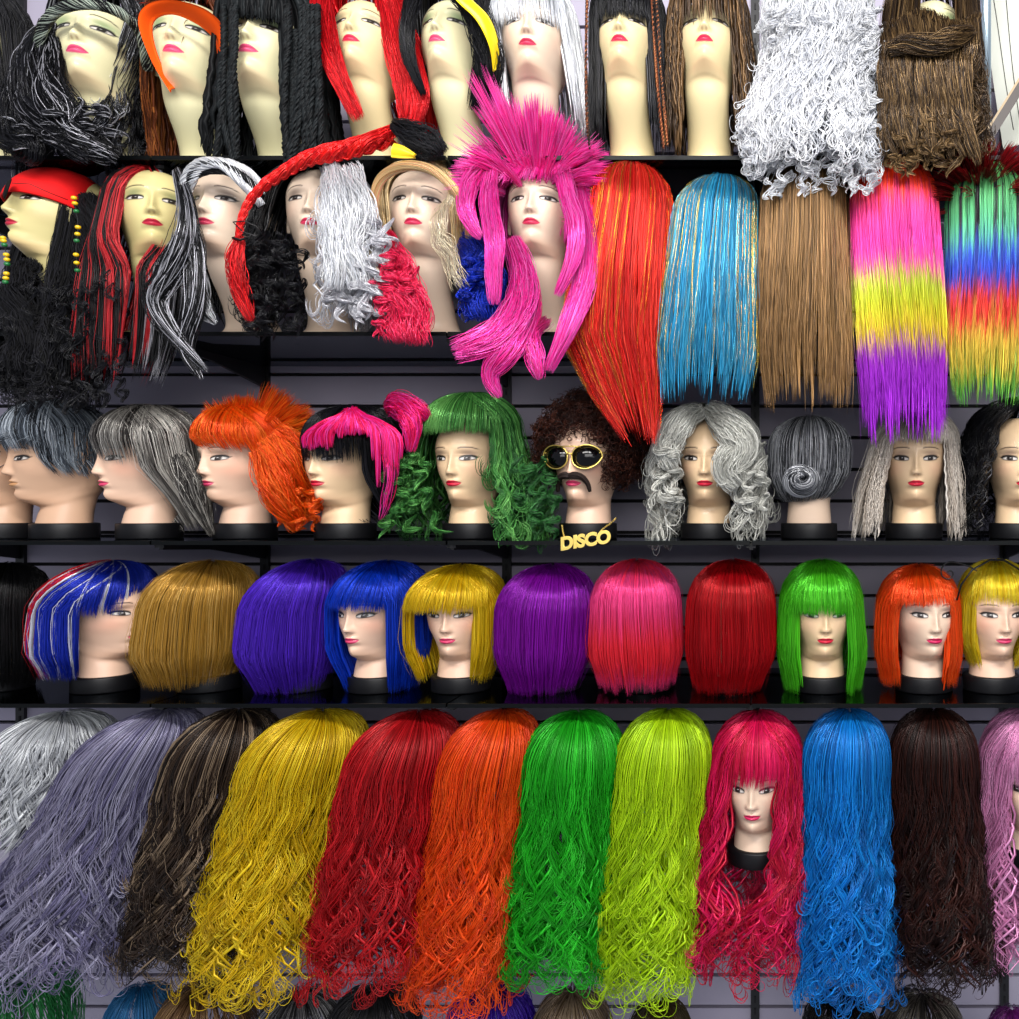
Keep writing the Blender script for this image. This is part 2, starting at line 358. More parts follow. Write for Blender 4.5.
def wig(px, Y, z0, rows, label, cols, N=1300, zend=None, mode='back', open_=.85, bang=None, bangw=1.0, wave=None, curl=0, yaw=0, m='hair', r=.00075,
        clump=90, kc=.6, K=20, under=160, ky=1.16, dy=.003, front=0, flat=None, colf=None, jitter=.14, w=None, byclump=True, parts=True,
        frizz=.0015, name='wig', group=None, start=.35, coh=.6, lenvar=.08, tin=0, fly=40, rho=(.84, 1), openz=None, bangn=.35, bangrag=.006, underr=.0032, bangtilt=0, phi=(-PI, PI), bangwave=None, bangcols=None, hook=0, close=None):
    th = math.atan((px-CX)/F); cosk = math.cos(th)
    prof = profile(rows, Y, px, z0, cosk, ky, dy, front, flat)
    o = new_wig(px, Y, z0, label, group, name)
    zb = prof[-1, 0] if zend is None else zend
    H = Hair()
    def colour(P, cl, p0, zz, cc=cols):
        if colf: return colf(p0+yaw, zz+z0, rng.normal(size=len(p0)), P)
        return jit(cc, len(p0), jitter, w, cl if byclump else None)
    kw = dict(yaw=yaw, wave=wave, curl=curl, clump=clump, kc=kc, K=K, frizz=frizz, start=start, coh=coh, lenvar=lenvar, ztip_in=tin, openz=openz, hook=hook, closeu=None if close is None else Z(close, Y-.05)-z0)
    if mode == 'back': op = None
    else: op = open_
    # undercoat of broad locks, then fine strands
    if under:
        uk = dict(kw); uk['clump'] = max(30, under//2); uk['kc'] = .2; uk['frizz'] = .001; uk['hook'] = 0; uk['lenvar'] = min(lenvar, .06)
        P, cl, p0, zz = hang(under, prof, zb, rho=(.74, .86), phi=phi, open_=op, **uk)
        H.add(P, underr, colour(P, cl, p0, zz))
    P, cl, p0, zz = hang(N, prof, zb, rho=rho, phi=phi, open_=op, skip=.3, **kw); H.add(P, r, colour(P, cl, p0, zz))
    if fly:
        fk = dict(kw); fk['frizz'] = .006; fk['kc'] = .1; fk['K'] = max(14, K if hook else 14)
        P, cl, p0, zz = hang(fly, prof, zb, rho=(.98, 1.05), phi=phi, open_=op, **fk); H.add(P, r*.55, colour(P, cl, p0, zz))
    H.build('hair', M[m], o)
    if mode == 'bangs':
        zbang = Z(bang, Y-.09)-z0
        bk = dict(yaw=yaw, clump=36, kc=.35, K=12, frizz=.0008, start=0, lenvar=.03, skip=.3)
        if bangwave: bk['wave'] = bangwave
        Hb = Hair(); fz = lambda p: zbang+rng.uniform(-1, 1, len(p))*bangrag+bangtilt*p
        P, cl, p0, zz = hang(max(60, under*.4), prof, fz, rho=(.84, .9), phi=(-bangw, bangw), **bk); Hb.add(P, .003, colour(P, cl, p0, zz, bangcols or cols))
        P, cl, p0, zz = hang(N*bangn, prof, fz, rho=(.9, 1.0), phi=(-bangw-.08, bangw+.08), **bk); Hb.add(P, r, colour(P, cl, p0, zz, bangcols or cols))
        Hb.build('fringe', M[m], o)
    o['_p'] = 0; del o['_p']
    WIGS[label] = (o, prof); return o
def wpt(o, px, py, Y):   # point in a wig's own frame
    return np.array([X(px, Y), Y, Z(py, Y)])-np.array(o.location)
def lock(o, guide, N, rad, cols, name='lock', m='hair', r=.00062, H=None, jitter=.16, loose=.38, flat=.6, **k):
    """guide given as (px, py, Y)"""
    G = [wpt(o, *q) for q in guide]; own = H is None; H = H or Hair()
    rad = np.array(rad)*1.15 if np.ndim(rad) else rad; k.setdefault('spread', .25); H.add(ropes(G, int(N*.9), rad, loose=loose, flat=flat, **k), r, jit(cols, int(N*.9), jitter))
    if own: return H.build(name, M[m], o)
    return H
# ------------------------------------------------------------ setting
Z1, Z2, Z3, Z4 = .7337, .3637, -.0757, -.418
YW = 2.27
def wall():
    V, Fs = [], []; pitch, gr, d = .0815, .009, .012; zs = np.arange(-1.62, 1.75, pitch)+.228-.2275; m = MB(); gm = MB()
    for z in zs:
        m.box((0, YW+.009, z+pitch/2), (4.4, .018, pitch-gr))
    o = m.build('wall_back', M['wall'], smooth=False); o['kind'] = 'structure'
    bm = MB().box((0, YW+.03, 0), (4.4, .02, 3.5)).build('groove_backing', M['groove'], o, smooth=False)
wall()
SEAM = [-1.94, -1.312, -.690, -.051, .590]
for i, x in enumerate(SEAM):
    m = MB().box((x, YW-.004, 0), (.022, .012, 3.3))
    o = m.build('wall_standard', M['steel'], smooth=False)
    sl = MB()
    for k in range(110): sl.box((x, YW-.0112, -1.6+k*.03), (.004, .002, .016))
    s_ = sl.build('slots', M['groove'], o, smooth=False)
    tag(o, 'black slotted wall upright behind the shelves, ' + ['at the far left edge', 'behind the gold bob wig', 'behind the violet bob wig', 'behind the silver curly wig', 'at the right near the black curly wig'][i], 'shelf upright', 'wall uprights')
gl = bpy.data.materials.new('smoked_glass'); gl.use_nodes = True; nt = gl.node_tree; nt.nodes.clear()
out = nt.nodes.new('ShaderNodeOutputMaterial'); ms = nt.nodes.new('ShaderNodeMixShader'); tr = nt.nodes.new('ShaderNodeBsdfTransparent'); gs = nt.nodes.new('ShaderNodeBsdfGlossy')
tr.inputs[0].default_value = (.30, .33, .34, 1); gs.inputs['Roughness'].default_value = .04; gs.inputs['Color'].default_value = (.6, .65, .7, 1)
fz = nt.nodes.new('ShaderNodeFresnel'); fz.inputs[0].default_value = 1.45
nt.links.new(fz.outputs[0], ms.inputs[0]); nt.links.new(tr.outputs[0], ms.inputs[1]); nt.links.new(gs.outputs[0], ms.inputs[2]); nt.links.new(ms.outputs[0], out.inputs[0])
edge = mat('dark_glass_edge', '#040607', .4, .15)
rown = ['top shelf', 'second shelf from the top', 'third shelf', 'lowest shelf']
for r, z in enumerate([Z1, Z2, Z3, Z4]):
    xs = SEAM+[1.23]
    for i in range(len(xs)-1):
        a, b = xs[i]+.002, xs[i+1]-.002
        if i == 0: a -= .1
        o = MB().box(((a+b)/2, 2.055, z-.004), (b-a, .405, .008)).build('glass_shelf', gl, smooth=False)
        MB().box(((a+b)/2, 1.8505, z-.004), (b-a, .004, .0085)).build('front_edge', edge, o, smooth=False)
        tag(o, f'smoked glass {rown[r]} panel, ' + ['at the left edge', 'left of the middle', 'in the middle', 'right of the middle', 'at the right edge'][i], 'shelf', 'glass shelf panels')
    for i, x in enumerate(SEAM):
        m = MB(); V = []
        for sx in (-.004, .004):
            V += [(x+sx, YW-.012, z-.009), (x+sx, 1.88, z-.009), (x+sx, 1.88, z-.020), (x+sx, 2.05, z-.028), (x+sx, YW-.012, z-.062)]
        m.add(V, [[0,1,2,3,4], [9,8,7,6,5], [0,5,6,1], [1,6,7,2], [2,7,8,3], [3,8,9,4], [4,9,5,0]])
        o = m.build('shelf_bracket', M['steel'], smooth=False)
        MB().box((x, 1.885, z-.0125), (.02, .02, .007)).build('glass_pad', M['steel'], o, smooth=False)
        tag(o, f'black steel bracket under the {rown[r]}, ' + ['at the far left', 'left of the middle', 'in the middle', 'right of the middle', 'at the far right'][i], 'shelf bracket', 'shelf brackets')
# right end: chrome pole and leaning white boards
o = MB().tube([(.508, 2.12, .905), (.508, 2.12, 1.6)], .0125, 20).build('display_pole', mat('pale_metal', '#9fb2bf', .3, .5, metal=.6))
MB().lathe([(.016, 0), (.018, .004), (.018, .018), (.0135, .024)], 20, (.508, 2.12, .895)).build('pole_socket', M['steel'], o)
tag(o, 'pale metal upright pole beside the brown wavy wig at top right', 'pole')
o = empty('poster_board', (.60, 2.17, 1.20)); o.rotation_euler = (0, math.radians(-8), math.radians(-24))
MB().box((0, 0, 0), (.16, .006, .62)).build('board', mat('ivory_board', '#c9cbc0', .5, .3, noise=(9, '#bfc2b6', '#d0d2c8')), o, smooth=False)
st = MB()
for k, (x0, x1) in enumerate([(-.06, -.045), (-.015, -.03), (.02, .035), (.055, .05)]):
    st.tube([(x0+(x1-x0)*t+.004*math.sin(t*5+k), -.004, .29-.56*t) for t in np.linspace(0, 1, 14)], .0009, 5)
st.build('ink_line', M['groove'], o)
tag(o, 'ivory poster board with thin dark lines beside the pale pole', 'poster board')
o = MB().box((0, 0, 0), (.02, .012, .22)).build('picture_frame', mat('dark_wood', '#2a1a12', .4, .4), smooth=False, loc=(.545, 2.02, .93)); o.rotation_euler = (0, math.radians(32), 0)
MB().box((-.012, -.001, 0), (.005, .012, .22)).build('gilt_lip', mat('tan_lip', '#a8906a', .4, .4), o, smooth=False)
tag(o, 'dark wooden frame edge leaning diagonally at the right end of the top shelf', 'frame')

# ------------------------------------------------------------ heads
HM = {'warm': head_mesh('mannequin_head_form', 0, '#dcbd97', '#c4203a', '#a98a76'),
      'pale': head_mesh('mannequin_head_form', 0, '#d9bfa8', '#c62358', '#9c7f78'),
      'male': head_mesh('mannequin_head_form', 0, '#cba588', '#c29063', None, bl=.1),
      'rosy': head_mesh('mannequin_head_form', 0, '#ddb9a0', '#d04068', '#a98a76', bl=.9),
      'b_green': head_mesh('bust_form', 1, '#d8d2a8', '#d34a72', '#7f9c68', pitch=20, bl=.1),  # yellow-green lighting cast put into the skin colour, here and in b_low
      'b_low': head_mesh('bust_form', 1, '#d8d2a8', '#d34a72', '#7f9c68', pitch=16, bl=.1, short=4.5),
      'b_tan': head_mesh('bust_form', 1, '#dccb9c', '#cf2a4c', '#8f8468', pitch=20, bl=.2),
      'b_pale': head_mesh('bust_form', 1, '#dcc6b0', '#c83455', '#77665c', pitch=11, bl=.35),
      'b_olive': head_mesh('bust_form', 1, '#c9bd84', '#b02038', '#7c8458', pitch=12, bl=.1)}  # olive tone is the yellow-green cast of the lighting, painted into the skin
def head(px, Y, z0, yaw, kind, label):
    if kind == 'b_low': z0 += .1365-.1668
    if yaw == 180: Y += .012
    me = HM[kind]; o = bpy.data.objects.new('mannequin_bust' if kind[1] == '_' else 'mannequin', me); COL.objects.link(o)
    o.location = (X(px, Y), Y, z0); o.rotation_euler = (0, 0, -math.radians(yaw)); tag(o, label, 'mannequin head')
    if kind == 'b_low': o.scale = (1.12,)*3
    if kind[1] != '_':
        MB().lathe([(.058, -.0865), (.0635, -.0865), (.0645, -.084), (.0645, -.055), (.0635, -.0525), (.056, -.0515), (.050, -.052)], 44, (0, .002, 0)).build('base', M['black'], o)
    else:
        dz = .045 if kind == 'b_low' else 0; mb = MB().lathe([(.058, -.1665+dz), (.062, -.1665+dz), (.062, -.1622+dz), (.058, -.1622+dz)], 40, (0, .085, 0)).build('felt_pad', M['groove'], o)
    return o
ZR = {1: Z1+.1668, 2: Z2+.1668, 3: Z3+.0868, 4: Z4+.0868, 5: -.69}
YR = {1: 1.90, 2: 1.90, 3: 2.0, 4: 2.0, 5: 1.93, 6: 1.96}
for row, px, yaw, kind, lab in [
 (1,-36,4,'b_low','pale mannequin bust cut by the upper left corner of the top shelf'),
 (1,97,-14,'b_low','pale upturned mannequin bust wearing the black and silver streaked wig'),
 (1,192,-10,'b_low','pale upturned mannequin bust framed by the orange hood'),
 (1,268,-4,'b_low','pale upturned mannequin bust under the black dreadlock wig'),
 (1,365,-2,'b_tan','pale mannequin bust with long neck wearing the straight red wig'),
 (1,452,6,'b_green','pale mannequin bust with the yellow hairband'),
 (1,535,-4,'b_pale','pale mannequin bust under the white wig on the top shelf'),
 (1,626,2,'b_tan','cream mannequin bust under the black fringed wig with copper braids'),
 (1,707,0,'b_tan','cream mannequin bust under the brown braided wig'),
 (1,932,0,'b_green','mannequin bust hidden behind the long wavy brown beard'),
 (2,56,26,'b_olive','olive tinted mannequin bust with the red bandana and eye patch'),
 (2,158,-28,'b_olive','olive tinted mannequin bust between the red streaked and grey locks'),
 (2,230,2,'b_pale','pale mannequin bust under the black and white braided hair wrap'),
 (2,322,-10,'b_pale','pale mannequin bust under the half black half white wig'),
 (2,424,-6,'b_pale','pale mannequin bust between the pink and blue pigtails'),
 (2,541,0,'b_pale','pale mannequin bust under the hot pink spiky wig'),
 (3,2,10,'male','tan mannequin neck cut by the left edge on the third shelf'),
 (3,64,40,'male','tan male mannequin head in profile under the tousled grey wig'),
 (3,149,34,'rosy','mannequin head turned left under the silver and black layered wig'),
 (3,245,24,'rosy','mannequin head under the spiky orange wig'),
 (3,345,14,'warm','mannequin head under the black and pink pigtail wig'),
 (3,472,8,'warm','mannequin head under the swept back green wig'),
 (3,588,10,'rosy','mannequin head wearing gold sunglasses and a moustache under the afro'),
 (3,709,2,'warm','mannequin head under the curly silver wig'),
 (3,809,180,'pale','mannequin head seen from behind under the grey bun wig'),
 (3,914,6,'warm','mannequin head under the crimped platinum wig'),
 (3,1018,6,'warm','mannequin head cut by the right edge under the black curly wig'),
 (4,0,180,'warm','dark mannequin head cut by the left edge beside the flag coloured bob'),
 (4,106,-76,'rosy','mannequin head turned right under the red white and blue bob'),
 (4,210,180,'pale','mannequin head seen from behind under the gold bob'),
 (4,302,180,'pale','mannequin head seen from behind under the purple bob'),
 (4,378,14,'rosy','mannequin head under the royal blue bob'),
 (4,461,0,'rosy','mannequin head under the yellow bob left of the violet bob'),
 (4,552,180,'pale','mannequin head seen from behind under the violet bob'),
 (4,643,180,'rosy','mannequin head seen from behind under the coral pink bob'),
 (4,731,180,'pale','mannequin head seen from behind under the red bob'),
 (4,822,-2,'warm','mannequin head under the lime green bob'),
 (4,924,-6,'pale','mannequin head under the orange bob'),
 (4,992,-4,'rosy','mannequin head under the yellow bob with the black hairband'),
 (5,757,6,'pale','mannequin head in the bottom row under the magenta wavy wig'),
 (5,1030,14,'pale','mannequin head at the right edge under the pale pink wig')]:
    if row == 5:
        o = head(px, YR[5], ZR[5], yaw, kind, lab)
        m = MB(); x = X(px, YR[5]); z = ZR[5]-.0905
        m.box((x, 2.1, z), (.02, .31, .006)); m.box((x, YW-.006, z-.01), (.03, .006, .06)); m.lathe([(.03, -.0), (.03, .0035)], 24, (x, YR[5], z))
        tag(m.build('wall_hook', M['steel'], smooth=False), 'black steel wall arm holding up the ' + ('magenta wavy' if px < 900 else 'pale pink') + ' wig and its head', 'wall hook')
    else: head(px, YR[row], ZR[row], yaw, kind, lab)
def P3(px, py, Y): return np.array([X(px, Y), Y, Z(py, Y)])
def spike_obj(o, name, N, c, rad, d0, spread, L, cols, m='hair', r=.0007, yaw=0, **k):
    H = Hair(); P = spikes(N, c, rad, d0, spread, L, **k); H.add(P, r, jit(cols, N, .15)); return H.build(name, M[m], o)
def strip(o, name, A, B, m, thick=.002, n=40):
    """band between two guide lines, with real thickness"""
    a = catmull(A, np.linspace(0, len(A)-1.001, n)); b = catmull(B, np.linspace(0, len(B)-1.001, n)); k = 7
    V = []
    for j in range(k):
        t = j/(k-1); V.append(a*(1-t)+b*t+np.array([0, -.006*math.sin(t*PI), 0]))
    V = np.array(V); W = V+np.array([0, thick, 0]); idx = np.arange(k*n).reshape(k, n); F1 = np.stack([idx[:-1, :-1], idx[1:, :-1], idx[1:, 1:], idx[:-1, 1:]], -1).reshape(-1, 4)
    F2 = F1[:, ::-1]+k*n; bd = list(idx[0])+list(idx[1:, -1])+list(idx[-1, -2::-1])+list(idx[-2:0:-1, 0]); F3 = [[bd[(i+1) % len(bd)], bd[i], bd[i]+k*n, bd[(i+1) % len(bd)]+k*n] for i in range(len(bd))]
    return mesh_obj(name, np.concatenate([V.reshape(-1, 3), W.reshape(-1, 3)]), np.concatenate([F1, F2, np.array(F3)]), m, o)
def skullband(name, px, Y, z0, zc, tilt, rx, ry, width, m, arc=(-2.6, 2.6), yaw=0, parent=None, thick=.0025, zf=None, cy=.0):
    """band running round a head: height zc, tilting by tilt towards the back"""
    n = 64; t = np.linspace(arc[0], arc[1], n); V = []
    for k, (dr, dz) in enumerate([(0, -.5), (thick, -.42), (thick*1.3, 0), (thick, .42), (0, .5)]):
        f = np.sqrt(np.clip(1-((dz*width)/.12)**2, 0, 1)); yaw_ = t+yaw
        V.append(np.stack([(rx+dr)*np.sin(yaw_)*f, cy-(ry+dr)*np.cos(yaw_)*f, zc+dz*width+tilt*(1-np.cos(t))/2], -1))
    V = np.array(V); idx = np.arange(5*n).reshape(5, n); Fq = np.stack([idx[:-1, :-1], idx[:-1, 1:], idx[1:, 1:], idx[1:, :-1]], -1).reshape(-1, 4)
    close = np.stack([idx[4, :-1], idx[4, 1:], idx[0, 1:], idx[0, :-1]], -1)
    return mesh_obj(name, V.reshape(-1, 3), np.concatenate([Fq, close]), m, parent, loc=None if parent else (X(px, Y), Y, z0))
BLK = ['#0b0b0d', '#141418', '#1c1c22']; SIL = ['#8d8f94', '#b8babd', '#c9cacc']
PNK = ['#ff2a8c', '#ff3c9c', '#f01878']; WHT = ['#eceef2', '#dcdfe6', '#f8f9fb']
ORG = ['#ff5c0c', '#ff7418', '#f04c08']
# ------------------------------------------------------------ first row
def ringlets(o, n, box, cols, rad=(.008,.014), ln=(.05,.10), N=14, m='hair', name='ringlet', zr=None, r=.0006, turns=(.7,1.25)):
    H = Hair()
    for i in range(n):
        a, b, c_, d_, y0, y1 = box; px = rng.uniform(a, b); py = rng.uniform(c_, d_); Y = rng.uniform(y0, y1); p = wpt(o, px, py, Y); L = rng.uniform(*ln)*.8
        K = 22; s = np.linspace(0, 1, K); R = rng.uniform(*rad)*(1-.35*s); tt = 2*PI*rng.uniform(*turns)*s+rng.uniform(0, 6); dx = rng.normal()*.014
        G = np.stack([p[0]+R*np.cos(tt)+dx*s, p[1]+R*np.sin(tt)*.8, p[2]-L*s+R*.6*np.sin(tt+1)], -1)
        H.add(ropes(G, N, [.0015,.005,.006,.0035,.001], K=K, loose=.5, flat=.8), r, jit(cols, N, .16))
    return H.build(name, M[m], o)
G1 = 'wigs on the top shelf'
def w1(px, rows, label, cols, **k):
    a = dict(N=1500, K=18, group=G1, frizz=.0015, kc=.4, ky=1.2, dy=.03, flat=.8); a.update(k)
    return wig(px, YR[1], ZR[1], rows, label, cols, **a)
w1(-36, [(-30,0,-40),(20,130,-40),(80,110,-30),(170,130,-10)], 'black wig cut by the upper left corner of the top shelf', BLK, mode='part', open_=.9, yaw=-.1)
o = w1(101, [(-25,0,105),(25,118,98),(80,128,78),(130,140,66),(176,130,62)], 'long black wavy wig with silver streaks on the top shelf', BLK+['#9a9ca2'], w=[.3,.3,.25,.15], mode='part', open_=.95, wave=(.011,.12), curl=.3, hook=.018, lenvar=.15, kc=.8, clump=80, yaw=.1, K=28, openz=.0, m='gloss')
H = Hair()
for a in (0, .5): 
    for nm in (0,): H.add(ropes([wpt(o, *q) for q in [(38,60,1.84),(42,30,1.80),(58,10,1.78),(88,4,1.77),(118,12,1.79),(140,32,1.83),(148,70,1.88)]], 70, .010, twist=5, K=60)+0, .0012, jit(['#0d0d10'] if a else ['#b9c4b4','#9aa79a'], 70, .1))
H.build('braided_wrap', M['hair'], o)
for g_, n_, c_ in [([(48,22,1.84),(34,60,1.82),(30,100,1.80),(60,135,1.79),(92,157,1.79)], 500, BLK+BLK+['#8a8a92']), ([(52,40,1.83),(50,85,1.80),(66,118,1.79),(84,140,1.79),(118,157,1.80)], 420, BLK+BLK+['#c4c4cc']),
                   ([(40,50,1.85),(20,95,1.82),(14,130,1.80),(30,148,1.79),(20,156,1.80)], 420, BLK)]:
    lock(o, g_, n_, [.010,.022,.026,.022,.010], c_, 'wavy_lock', 'gloss', K=30, wave=(.005,2.5))
ringlets(o, 34, (5,120,100,142,1.77,1.80), BLK+['#a4a4ac'], (.012,.02), (.04,.07), 18, name='loose_curls', m='gloss')
o = w1(192, [(-30,0,190),(20,95,188),(80,95,172),(120,85,162),(176,80,156)], 'long auburn brown wig with an orange hood edge on the top shelf', ['#6a3418','#8a4a24','#4a2210','#a4602c'], mode='part', open_=1.0, yaw=.15, wave=(.005,.08), openz=0, front=-.08)
spike_obj(o, 'tousled_top', 350, (0,.03,.13), (.075,.09,.08), (-.2,-.3,.9), .45, .055, ['#7a1c08','#5a1606','#a83010'], droop=.5)
oc = mat('orange_felt', '#ff5a08', .7, .2)
strip(o, 'hood_band', [wpt(o,*q) for q in [(170,92,1.83),(151,60,1.80),(138,22,1.77),(148,4,1.76),(174,0,1.75),(207,10,1.77),(224,30,1.80),(221,55,1.84)]],
      [wpt(o,*q) for q in [(176,88,1.85),(160,62,1.825),(152,34,1.80),(155,19,1.79),(172,14,1.785),(195,23,1.80),(213,38,1.83),(217,54,1.86)]], oc, .003)
# dreadlocks
o = w1(270, [(-18,0,272),(30,112,268),(90,125,268),(140,140,268),(172,140,268)], 'black dreadlock wig with a thin fringe on the top shelf', ['#0e1012','#171a1c','#202426'], N=150, r=.0055, K=30, clump=150, kc=0, mode='bangs', bang=19, bangrag=.006, open_=.62, wave=(.004,.05), m='matte', under=260, underr=.004, bangn=3, fly=0, yaw=.05, openz=0, bangw=.6, rho=(.9,1.05))
H = Hair(); rr = rng.uniform(0, 1, 26)
for k in range(26):
    xx = 222+rr[k]*98; H.add(ropes([wpt(o, xx, 5, 1.80), wpt(o, xx, 45, 1.785), wpt(o, xx+rng.uniform(-6,6), 100, 1.79), wpt(o, xx+rng.uniform(-14,14), 165+rng.uniform(-8,6), 1.80)], 12, .0055, twist=9, K=40) if not 238 < xx < 285 else ropes([wpt(o, 285+rr[k]*20, 30, 1.80), wpt(o, 290+rr[k]*14, 100, 1.80), wpt(o, 280+rr[k]*30, 168, 1.81)], 12, .0055, twist=9, K=40), .0022, jit(['#101214','#1c2022'], 12, .1))
H.build('dreadlocks', M['matte'], o)
o = w1(365, [(-38,0,365),(0,94,362),(40,98,377),(70,96,390),(100,86,394),(128,70,394)], 'straight scarlet red wig with a braid on the top shelf', ['#e0101c','#f01c28','#c00a14'], mode='part', open_=.8, yaw=0, m='gloss', openz=0, kc=.3, rho=(.9,1.05), front=-.08)
RW = o; H = Hair(); br = [(396,133,1.84),(365,143,1.79),(340,150,1.78),(315,155,1.77),(292,166,1.76),(268,182,1.75),(250,200,1.745),(241,222,1.74),(238,240,1.74)]
for ph in (0, 1/3, 2/3):
    G = catmull([wpt(o,*q) for q in br], np.linspace(0, 7.99, 90)); t = np.linspace(0, 7*2*PI, 90)+ph*2*PI; wd = np.linspace(1.35, .45, 90)
    G = G+np.stack([.007*wd*np.sin(t), -.006*wd*np.cos(2*t), .0115*wd*np.sin(t)], -1); H.add(ropes(G, 90, list(np.linspace(.0110, .0042, 12)), K=100, twist=.5, loose=.12), .0009, jit(['#ff2420','#f01820','#ff3a34'], 90, .14))
H.build('braid', M['gloss'], o)
lock(o, [(240,236,1.745),(234,262,1.74),(240,290,1.745),(252,322,1.75)], 150, [.005,.010,.012,.004], ['#d00c14','#f01820','#a80810'], 'braid_tail', 'gloss', K=20, loose=.6)
MB().tube([wpt(o,*q) for q in [(233,238,1.735),(240,240,1.73),(247,238,1.735),(243,236,1.755)]], .0025, 8, closed=True).build('hair_tie', M['black'], o)
for g_, r_ in [([(322,-14,1.84),(324,25,1.82),(337,72,1.81),(360,120,1.82)], [.016,.015,.014,.008]), ([(388,-14,1.87),(400,30,1.87),(415,75,1.86),(420,102,1.86),(413,128,1.86)], [.012,.015,.015,.012,.006]), ([(382,-14,1.88),(392,40,1.87),(404,85,1.87),(404,120,1.87)], [.012,.014,.014,.007])]:
    lock(RW, g_, 460, r_, ['#e0101c','#f01c28','#c00a14'], 'side_sweep', 'gloss', K=22)
o = w1(452, [(-35,0,450),(5,92,449),(50,88,452),(85,76,462),(108,50,476)], 'short black wig behind a yellow hairband on the top shelf', BLK, mode='part', open_=1.15, yaw=-.1, openz=0)
lock(o, [(392,124,1.80),(410,134,1.79),(432,146,1.79),(442,156,1.80)], 260, [.006,.018,.020,.012], BLK, 'ponytail', K=16)
for g_, r_ in [([(418,-14,1.84),(408,22,1.82),(410,60,1.82),(424,96,1.84)], [.014,.010,.009,.004]), ([(466,-14,1.80),(482,30,1.82),(490,66,1.84),(482,108,1.86)], [.018,.018,.018,.012]), ([(455,-14,1.80),(474,14,1.81),(484,50,1.84),(474,112,1.87)], [.016,.014,.012,.01])]:
    lock(o, g_, 360, r_, BLK, 'side_sweep', 'gloss', K=22)
yb = strip(None, 'hairband', [P3(*q) for q in [(436,-26,1.76),(456,0,1.765),(476,20,1.78),(489,46,1.80),(493,72,1.83)]], [P3(*q) for q in [(450,-32,1.785),(470,-3,1.785),(489,17,1.80),(498,42,1.82),(500,70,1.845)]], mat('yellow_satin', '#f2d414', .35, .5), .003)
tag(yb, 'yellow satin hairband around the short black wig on the top shelf', 'hairband')
tb = strip(None, 'yellow_ribbon', [P3(*q) for q in [(394,143,1.775),(404,146,1.772),(416,154,1.772)]], [P3(*q) for q in [(391,157,1.777),(402,158,1.774),(415,158,1.774)]], M_y if 'M_y' in globals() else mat('yellow_ribbon_satin', '#e8c818', .4, .5), .004, 14)
tag(tb, 'short yellow ribbon round the black ponytail lying on the top shelf edge', 'ribbon')
w1(535, [(-25,0,530),(25,92,532),(70,98,538),(112,100,542),(128,90,545)], 'white straight wig with a fringe on the top shelf', WHT, mode='bangs', bang=18, bangrag=.008, open_=.85, m='gloss', openz=0)
o = w1(626, [(-30,0,626),(20,80,626),(80,84,628),(150,90,630)], 'black straight wig with copper braids beside the face on the top shelf', BLK, mode='bangs', bang=12, open_=.72, m='gloss', bangw=.75)
for i, xs in enumerate([(587,586,589),(652,657,664),(656,662,668)]):
    lock(o, [(xs[0],0,1.79),(xs[1],80,1.79),(xs[2],150,1.80)], 10, .0022, ['#c07848','#7a3c1c','#2a1a14'], 'copper_braid', 'gloss', r=.0012, twist=30, K=110)
o = w1(707, [(-30,0,708),(20,84,708),(80,96,710),(152,98,712)], 'brown micro braid wig with a wispy fringe on the top shelf', ['#4a3520','#5c4428','#38281a','#7a5c3a'], N=420, r=.0022, K=60, clump=100, kc=.1, wave=(.0018,.010), coh=0, mode='bangs', bang=14, bangrag=.015, open_=.72, bangn=.2, m='hair', start=0, under=200)
# white curly beard and brown wavy one
o = w1(816, [(-35,0,818),(15,112,818),(60,112,820),(110,124,812),(150,136,806),(192,112,812)], 'huge curly white beard and wig hanging over the top shelf', WHT, wave=(.008,.07), curl=.4, hook=.013, lenvar=.25, clump=260, kc=.7, K=34, N=2900, under=420, start=0, ky=1.0, dy=.0, front=.12, flat=.5, frizz=.004)
ringlets(o, 300, (765,880,0,185,1.76,1.80), WHT, (.006,.014), (.02,.05), 8, name='ringlets', r=.0006)
ringlets(o, 60, (742,780,95,165,1.76,1.82), WHT, (.006,.012), (.02,.04), 8, name='side_ringlets', r=.0006)
BRN = ['#2e2218','#46341f','#5c462a','#8a6e48']
o = w1(932, [(-40,0,934),(10,98,932),(50,104,930),(100,104,930),(145,112,928),(178,76,922)], 'long wavy dark brown beard and wig hanging over the top shelf', BRN, w=[.4,.3,.2,.1], wave=(.010,.10), curl=.3, hook=.018, lenvar=.18, clump=100, kc=.8, K=32, mode='part', open_=.42, openz=.0, dy=.02, front=.09, flat=.6, m='gloss')
H = Hair(); 
for k in range(34):
    a = 884+k*2.7; H.add(ropes([wpt(o, a+4, 16+6*math.cos(k*.25), 1.80), wpt(o, a, 45, 1.765), wpt(o, a-3+rng.uniform(-5,5), 95, 1.765), wpt(o, a+rng.uniform(-10,10), 140+rng.uniform(-10,26), 1.77)], 40, .006, K=30, wave=(.004,3)), .0007, jit(BRN, 40, .2))
H.build('beard', M['gloss'], o)
lock(o, [(888,50,1.75),(905,44,1.745),(935,44,1.742),(958,36,1.745),(974,28,1.76)], 300, [.008,.012,.012,.014,.008], BRN, 'moustache', 'gloss', K=26, twist=.6)
ringlets(o, 40, (890,965,110,165,1.755,1.78), ['#6e5636','#9a7c54','#46341f'], (.008,.016), (.03,.06), 16, name='curled_tips', m='gloss')

